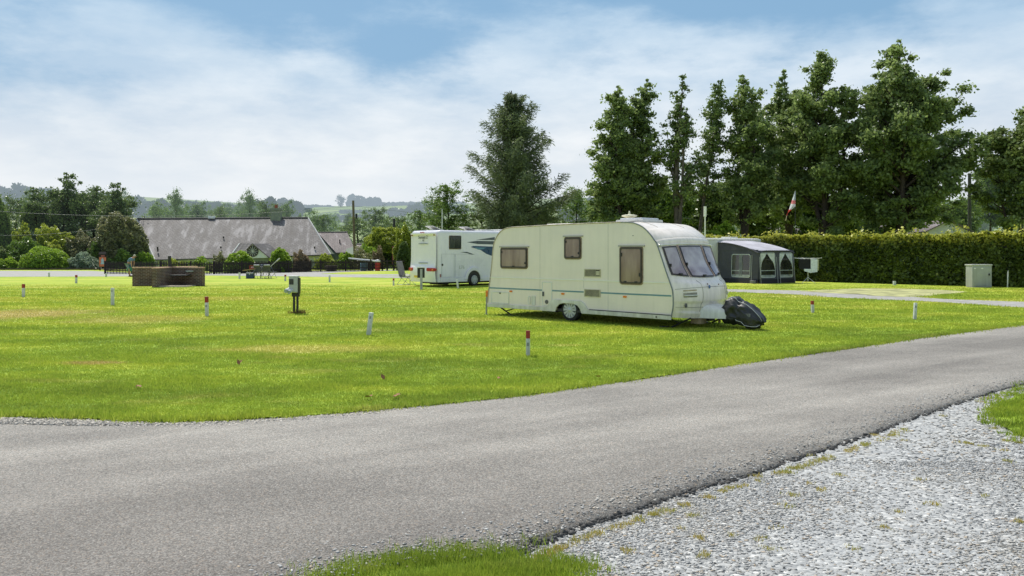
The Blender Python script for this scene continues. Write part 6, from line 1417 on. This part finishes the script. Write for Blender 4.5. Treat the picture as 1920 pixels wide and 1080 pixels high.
B('shrub', 'deep green shrub right behind the hydrangea', 185, 86, 455, 503, 24, 'deep', 60, n=4500, leaf=.18)
B('flowering_tree', 'rounded greyish tree with creamy flowers beside the slate roof', 222, 87.5, 403, 490, 50, 'cream_', 61, n=14000, leaf=.2, lump=.13, cat='tree')
B('shrub', 'dark shrub under the flowering tree behind the bending man', 232, 85.5, 470, 512, 36, 'deep', 62, n=6500, leaf=.18)
B('shrub', 'bright green shrub at the left wall of the slate roofed building', 270, 86.5, 474, 512, 20, 'bright', 63, n=3500, leaf=.16)
B('shrub', 'narrow conical shrub at the left edge of the photo above the road', -2, 90, 375, 480, 22, 'light', 64, n=6000, leaf=.24, lump=.2)
# along the fence
B('round_shrub', 'round green bush left of the porch gable on the fence', 450, 69.2, 471, 513, 29, 'bright', 71, n=5500, leaf=.13, lump=.07)
B('round_shrub', 'round green bush right of the porch gable on the fence', 524, 71, 467, 511, 23, 'bright', 72, n=5500, leaf=.13, lump=.09)
B('shrub', 'pinkish brown flowering shrub right of the round bush by the fence', 563, 73.2, 474, 511, 17, 'pink', 73, n=3600, leaf=.13, lump=.2)
B('shrub', 'wispy pale flowering shrub left of the round bush by the porch', 413, 71, 480, 513, 18, 'cream_', 74, n=3000, leaf=.12, lump=.25)
for k, (px, yt, hw, mt_, lb) in enumerate(((330, 488, 24, 'gold', 'low yellowish planting seen over the barbecue'), (378, 486, 26, 'bright', 'low green planting over the right end of the barbecue'), (612, 479, 22, 'gold', 'low golden planting behind the stone planter'), (648, 477, 18, 'bright', 'low green planting under the barrier arm tip'),
     (676, 469, 30, 'cream_', 'mounded cream flowering bush behind the barrier arm'), (708, 470, 14, 'pink', 'pink flowering rose bush over the barrier post'), (690, 462, 22, 'bright', 'loose green shrub behind the cream flowering bush'))):
    B('shrub', lb, px, 79.5+k*.9, yt, 510, hw, mt_, 80+k, n=3200, leaf=.14, lump=.22)
B('round_tree', 'round golden green clipped tree left of the motorhome', 722, 88, 426, 474, 42, 'gold', 90, n=13000, leaf=.17, lump=.10, cat='tree')
B('shrub', 'dark green lower half of planting under the round golden tree', 722, 88.6, 452, 500, 26, 'deep', 91, n=5000, leaf=.17)
B('yellow_shrub', 'yellow green bush showing just left of the motorhome top', 758, 80, 426, 500, 20, 'gold', 92, n=6000, leaf=.16)
B('conifer_hedge', 'dark narrow hedge plant touching the motorhome left side', 757, 78, 452, 510, 13, 'dark', 93, n=5000, leaf=.16, lump=.05)

# clipped hedge
def hedge():
    rng = np.random.default_rng(77); x0, y0, x1, y1 = 8.0, 60.3, 31.0, 35.9; ln_ = math.hypot(x1-x0, y1-y0); ux, uy = (x1-x0)/ln_, (y1-y0)/ln_; nx, ny = -uy, ux
    if ny < 0: nx, ny = -nx, -ny
    o = thing('beech_hedge', 'long clipped hedge with yellow tipped top running along the right side', 'hedge', (x0, y0, 0), 0)
    Th = 1.5; Hh = 2.72; P = []; nf = 64000; tip = []
    s = rng.random(nf)*ln_; z = rng.random(nf)**.85*Hh; bump = .10*np.sin(s*1.7)+.07*np.sin(s*4.1+z*2)+.06*np.sin(z*5+s*2.3); dep = np.abs(rng.normal(size=nf))*.16-bump-.05*(z < .6)
    P.append(np.stack([s, dep, z], 1))
    ntp = 34000; s = rng.random(ntp)*ln_; d = rng.random(ntp)*Th-.05; hh = Hh+.06*np.sin(s*1.1)+.05*np.sin(s*3.7)+.04*np.sin(s*9+d*4); z = hh-np.abs(rng.normal(size=ntp))*.10+(rng.random(ntp) < .08)*rng.random(ntp)**2*.26*(1+np.sin(s*2.3))
    P.append(np.stack([s, d, z], 1))
    nn_ = 9000; s = rng.random(nn_)*ln_; P.append(np.stack([s, .1+rng.random(nn_)*.2, .02+rng.random(nn_)*.15], 1))
    P = np.concatenate(P); W_ = np.stack([P[:, 0]*ux+P[:, 1]*nx, P[:, 0]*uy+P[:, 1]*ny, P[:, 2]], 1)
    V, Fa = leafset(W_, .085, up=.6, aspect=.7, rng=rng)
    t_ = np.clip((P[:, 2]-1.9)/.7, 0, 1)**1.3*.85; t_ = t_*(rng.random(len(P)) < .25+.75*t_)+.25*(rng.random(len(P)) < .02)  # sunlit hedge top painted into the leaf colour, stronger with height
    fast('foliage', V, Fa, A['hedge'], o, attrs={'rnd': rng.random(len(P)), 'tip': np.clip(t_*(.5+.6*rng.random(len(P))), 0, 1)})
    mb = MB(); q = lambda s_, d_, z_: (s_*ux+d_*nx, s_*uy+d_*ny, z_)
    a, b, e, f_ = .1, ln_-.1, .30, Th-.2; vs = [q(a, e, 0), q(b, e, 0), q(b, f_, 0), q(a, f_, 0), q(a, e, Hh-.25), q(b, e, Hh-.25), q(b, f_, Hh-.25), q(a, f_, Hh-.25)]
    mb.add(vs, [(0,3,2,1),(4,5,6,7),(0,1,5,4),(1,2,6,5),(2,3,7,6),(3,0,4,7)]); mb.build('dark_core', M('hedge_inner', (.010, .012, .006), .95, .3, 3), o)  # solid near-black box: the hedge's inner shade put in as colour
hedge()
B('shrub', 'loose leafy shrub growing over the hedge top behind the cream caravan', 1357, 58.6, 422, 448, 24, 'bright', 95, n=3500, leaf=.13, lump=.25)

# prototypes for the more distant trees
protos = []
def dtree(px, Y, ytop, hwpx, kind, mat, label, group=None, nm='tree'):
    x = gx(px, Y); zb3 = terr(x, Y)-.4; Ht = gz(ytop, Y)-zb3; R = hwpx/F*Y; key = (kind, mat)
    for p_, k_, h0, r0_ in protos:
        if k_ == key: o = copy_thing(p_, (x, Y, zb3), random.uniform(0, 6), label, (R/r0_, R/r0_, Ht/h0), None); break
    else:
        if kind == 'r': o = make_tree(nm, label, x, Y, zb3, Ht, .12, R, leaf=R*.062, nleaf=6500, mat=A[mat], seed=100+len(protos)*3, shape='round', limbs=34, clump=.24, tilt=(.0, .5))
        else: o = make_tree(nm, label, x, Y, zb3, Ht, .10, R, leaf=R*.085, nleaf=6500, mat=A[mat], seed=100+len(protos)*3, shape='oval', leaders=3, limbs=52, clump=.24, tilt=(.1, .6))
        protos.append((o, key, Ht, R))
    if group: o['group'] = group
    o.name = 'woodland_tree'; return o
dtree(66, 98, 346, 40, 's', 'dark', 'dark upright tree leftmost of the four behind the left garden')
dtree(126, 100, 318, 42, 's', 'dark', 'tallest dark tree behind the golden shrub on the left')
dtree(178, 102, 344, 36, 's', 'dark', 'dark tree with thin pointed top between the tallest and right one')
dtree(221, 99, 338, 40, 's', 'dark', 'dark tree with spiky top just left of the slate roof')
dtree(96, 108, 366, 40, 'r', 'dark', 'dark round tree filling the gap between the two left trees')
dtree(150, 110, 358, 40, 'r', 'mid', 'green round tree filling the gap behind the tallest left tree')
dtree(200, 110, 362, 40, 'r', 'dark', 'dark round tree filling the gap left of the slate roof')
dtree(30, 112, 372, 38, 'r', 'dark', 'dark round tree near the left edge behind the garden')
for k, (px, Y, yt, hw, mt_, lb) in enumerate(((-5, 96, 384, 30, 'light', 'yellow green tree cut by the left edge of the photo'), (290, 150, 384, 32, 'mid', 'green tree rising behind the left end of the slate roof'), (332, 150, 360, 26, 'mid', 'taller green tree above the left part of the slate roof'), (372, 165, 382, 28, 'mid', 'green tree above the small ridge vent'),
    (412, 160, 384, 30, 'light', 'light green tree above the middle of the slate roof'), (470, 170, 362, 26, 'mid', 'round topped green tree left of the chimney'), (498, 175, 380, 24, 'dark', 'darker tree directly behind the chimney'), (540, 165, 380, 24, 'mid', 'green tree right of the chimney'), (603, 130, 400, 34, 'mid', 'green tree beyond the right end of the slate roof'),
    (668, 120, 404, 42, 'light', 'bright green tree behind the utility pole'), (706, 150, 392, 24, 'dark', 'dark green tree right of the utility pole'), (750, 112, 408, 34, 'dark', 'dark low tree behind the round golden tree'), (790, 98, 392, 34, 'mid', 'green tree behind the motorhome left corner'), (840, 84, 344, 42, 'mid', 'large mid green tree left of the big conifer'),
    (822, 90, 366, 34, 'light', 'light green tree beside the large one left of the conifer'), (1010, 84, 386, 46, 'dark', 'dark tree behind the base of the big conifer'), (905, 84, 392, 46, 'dark', 'dark tree behind the left foot of the big conifer'), (1083, 86, 354, 38, 'mid', 'rounded green tree right of the big conifer'), (1132, 88, 364, 32, 'mid', 'green tree between conifer and the tall row'), (1108, 120, 372, 26, 'light', 'pale tree peeping between the two rounded green trees'))):
    dtree(px, Y, yt, hw, 'r', mt_, lb)
rg = random.Random(8); gl_ = 'green trees of the wooded slope above the slate roof'
for k in range(26):
    px = 262+rg.random()*330; Y = rg.uniform(190, 330); dtree(px, Y, 392+rg.uniform(-8, 8)+(8 if px > 540 else 0), rg.uniform(15, 26), 'r', rg.choice(('mid', 'light', 'dark', 'mid')), 'rounded green tree in the wooded slope above the slate roof', gl_)
gl_ = 'hazy trees on the slope at far left'
for k in range(12):
    px = -30+rg.random()*280; Y = rg.uniform(200, 330); dtree(px, Y, 372+rg.uniform(-12, 10), rg.uniform(20, 30), 'r', 'mid', 'hazy tree on the slope behind the dark left trees', gl_)
gl_ = 'trees beyond the tall row on the right'
for k in range(16):
    px = 1180+rg.random()*760; Y = rg.uniform(120, 220); dtree(px, Y, 388+rg.uniform(-12, 14), rg.uniform(22, 34), 'r', rg.choice(('mid', 'light')), 'distant green tree glimpsed beyond the tall row on the right', gl_)
gl_ = 'valley trees beyond the utility pole'
for k in range(9):
    px = 600+rg.random()*230; Y = rg.uniform(260, 480); dtree(px, Y, 408+rg.uniform(-8, 6), rg.uniform(10, 18), 'r', rg.choice(('mid', 'dark')), 'small hazy valley tree between utility pole and conifer', gl_)
dtree(639, 1300, 370, 8, 'r', 'far', 'lone small tree on the skyline left of the hilltop clump')

def wood(label, spans, leaf, n, seed):
    """far-off wood: many crowns that read as one mass"""
    rng = np.random.default_rng(seed); P = []
    for (pa, pb_, Y, ytop, ybot, hw) in spans:
        x = pa
        while x <= pb_:
            R = hw/F*Y; yy = Y*(1+.04*rng.normal()); X_ = gx(x, yy); zt = gz(ytop+rng.normal()*hw*.22, yy); zb4 = max(terr(X_, yy)-1, gz(ybot, yy))
            d = unit(rng.normal(size=(n, 3))); r = 1-np.abs(rng.normal(size=n))*.14; c_ = np.array([X_, yy, (zt+zb4)/2]); P.append(c_+d*r[:, None]*np.array([R, R, (zt-zb4)/2]))
            x += hw*1.05*(.7+.6*rng.random())
    P = np.concatenate(P); V, Fa = leafset(P, leaf, up=.5, rng=rng); o = fast('distant_wood', V, Fa, A['far'], None, attrs={'rnd': rng.random(len(P))}); tag(o, label, 'wood', kind='stuff')
wood('hazy wooded hill at the far left skyline', [(-80, 55, 800, 349, 400, 16), (40, 100, 900, 354, 400, 13), (90, 270, 820, 366, 405, 13)], 2.6, 340, 1)
wood('hazy blue green woods along the far ridge', [(250, 420, 700, 378, 408, 11), (400, 560, 640, 382, 410, 10), (470, 515, 620, 375, 410, 11), (525, 550, 900, 374, 400, 8)], 2.0, 300, 2)
wood('rounded beech clump on the distant hilltop', [(660, 676, 1400, 369, 392, 9), (676, 710, 1400, 371, 393, 9), (655, 712, 1390, 376, 393, 6)], 2.4, 420, 3)
wood('hedgerows and copses on the distant farmland', [(565, 625, 1300, 386, 392, 5), (715, 790, 1400, 384, 389, 4), (735, 760, 900, 392, 406, 8), (600, 700, 800, 405, 415, 6), (770, 870, 820, 384, 400, 9), (715, 870, 1420, 380, 386, 4), (640, 730, 1000, 396, 399, 3)], 2.0, 160, 4)
wood('hazy woods behind the tall tree row on the right', [(1060, 1960, 520, 386, 415, 11), (1050, 1180, 800, 372, 400, 9)], 2.0, 260, 5)
o = thing('farm_buildings', 'tiny pale farm sheds on the distant farmland right of the chimney', 'farm', (gx(562, 900), 900, gz(391, 900)))
for dx, w_ in ((-6, 7), (6, 11)): 
    mb = MB(); mb.box((dx-w_/2, 0, -4), (dx+w_/2, 8, .6)); mb.build('shed', M('shed_pale', (.30, .32, .34), .7, .1, 1), o)
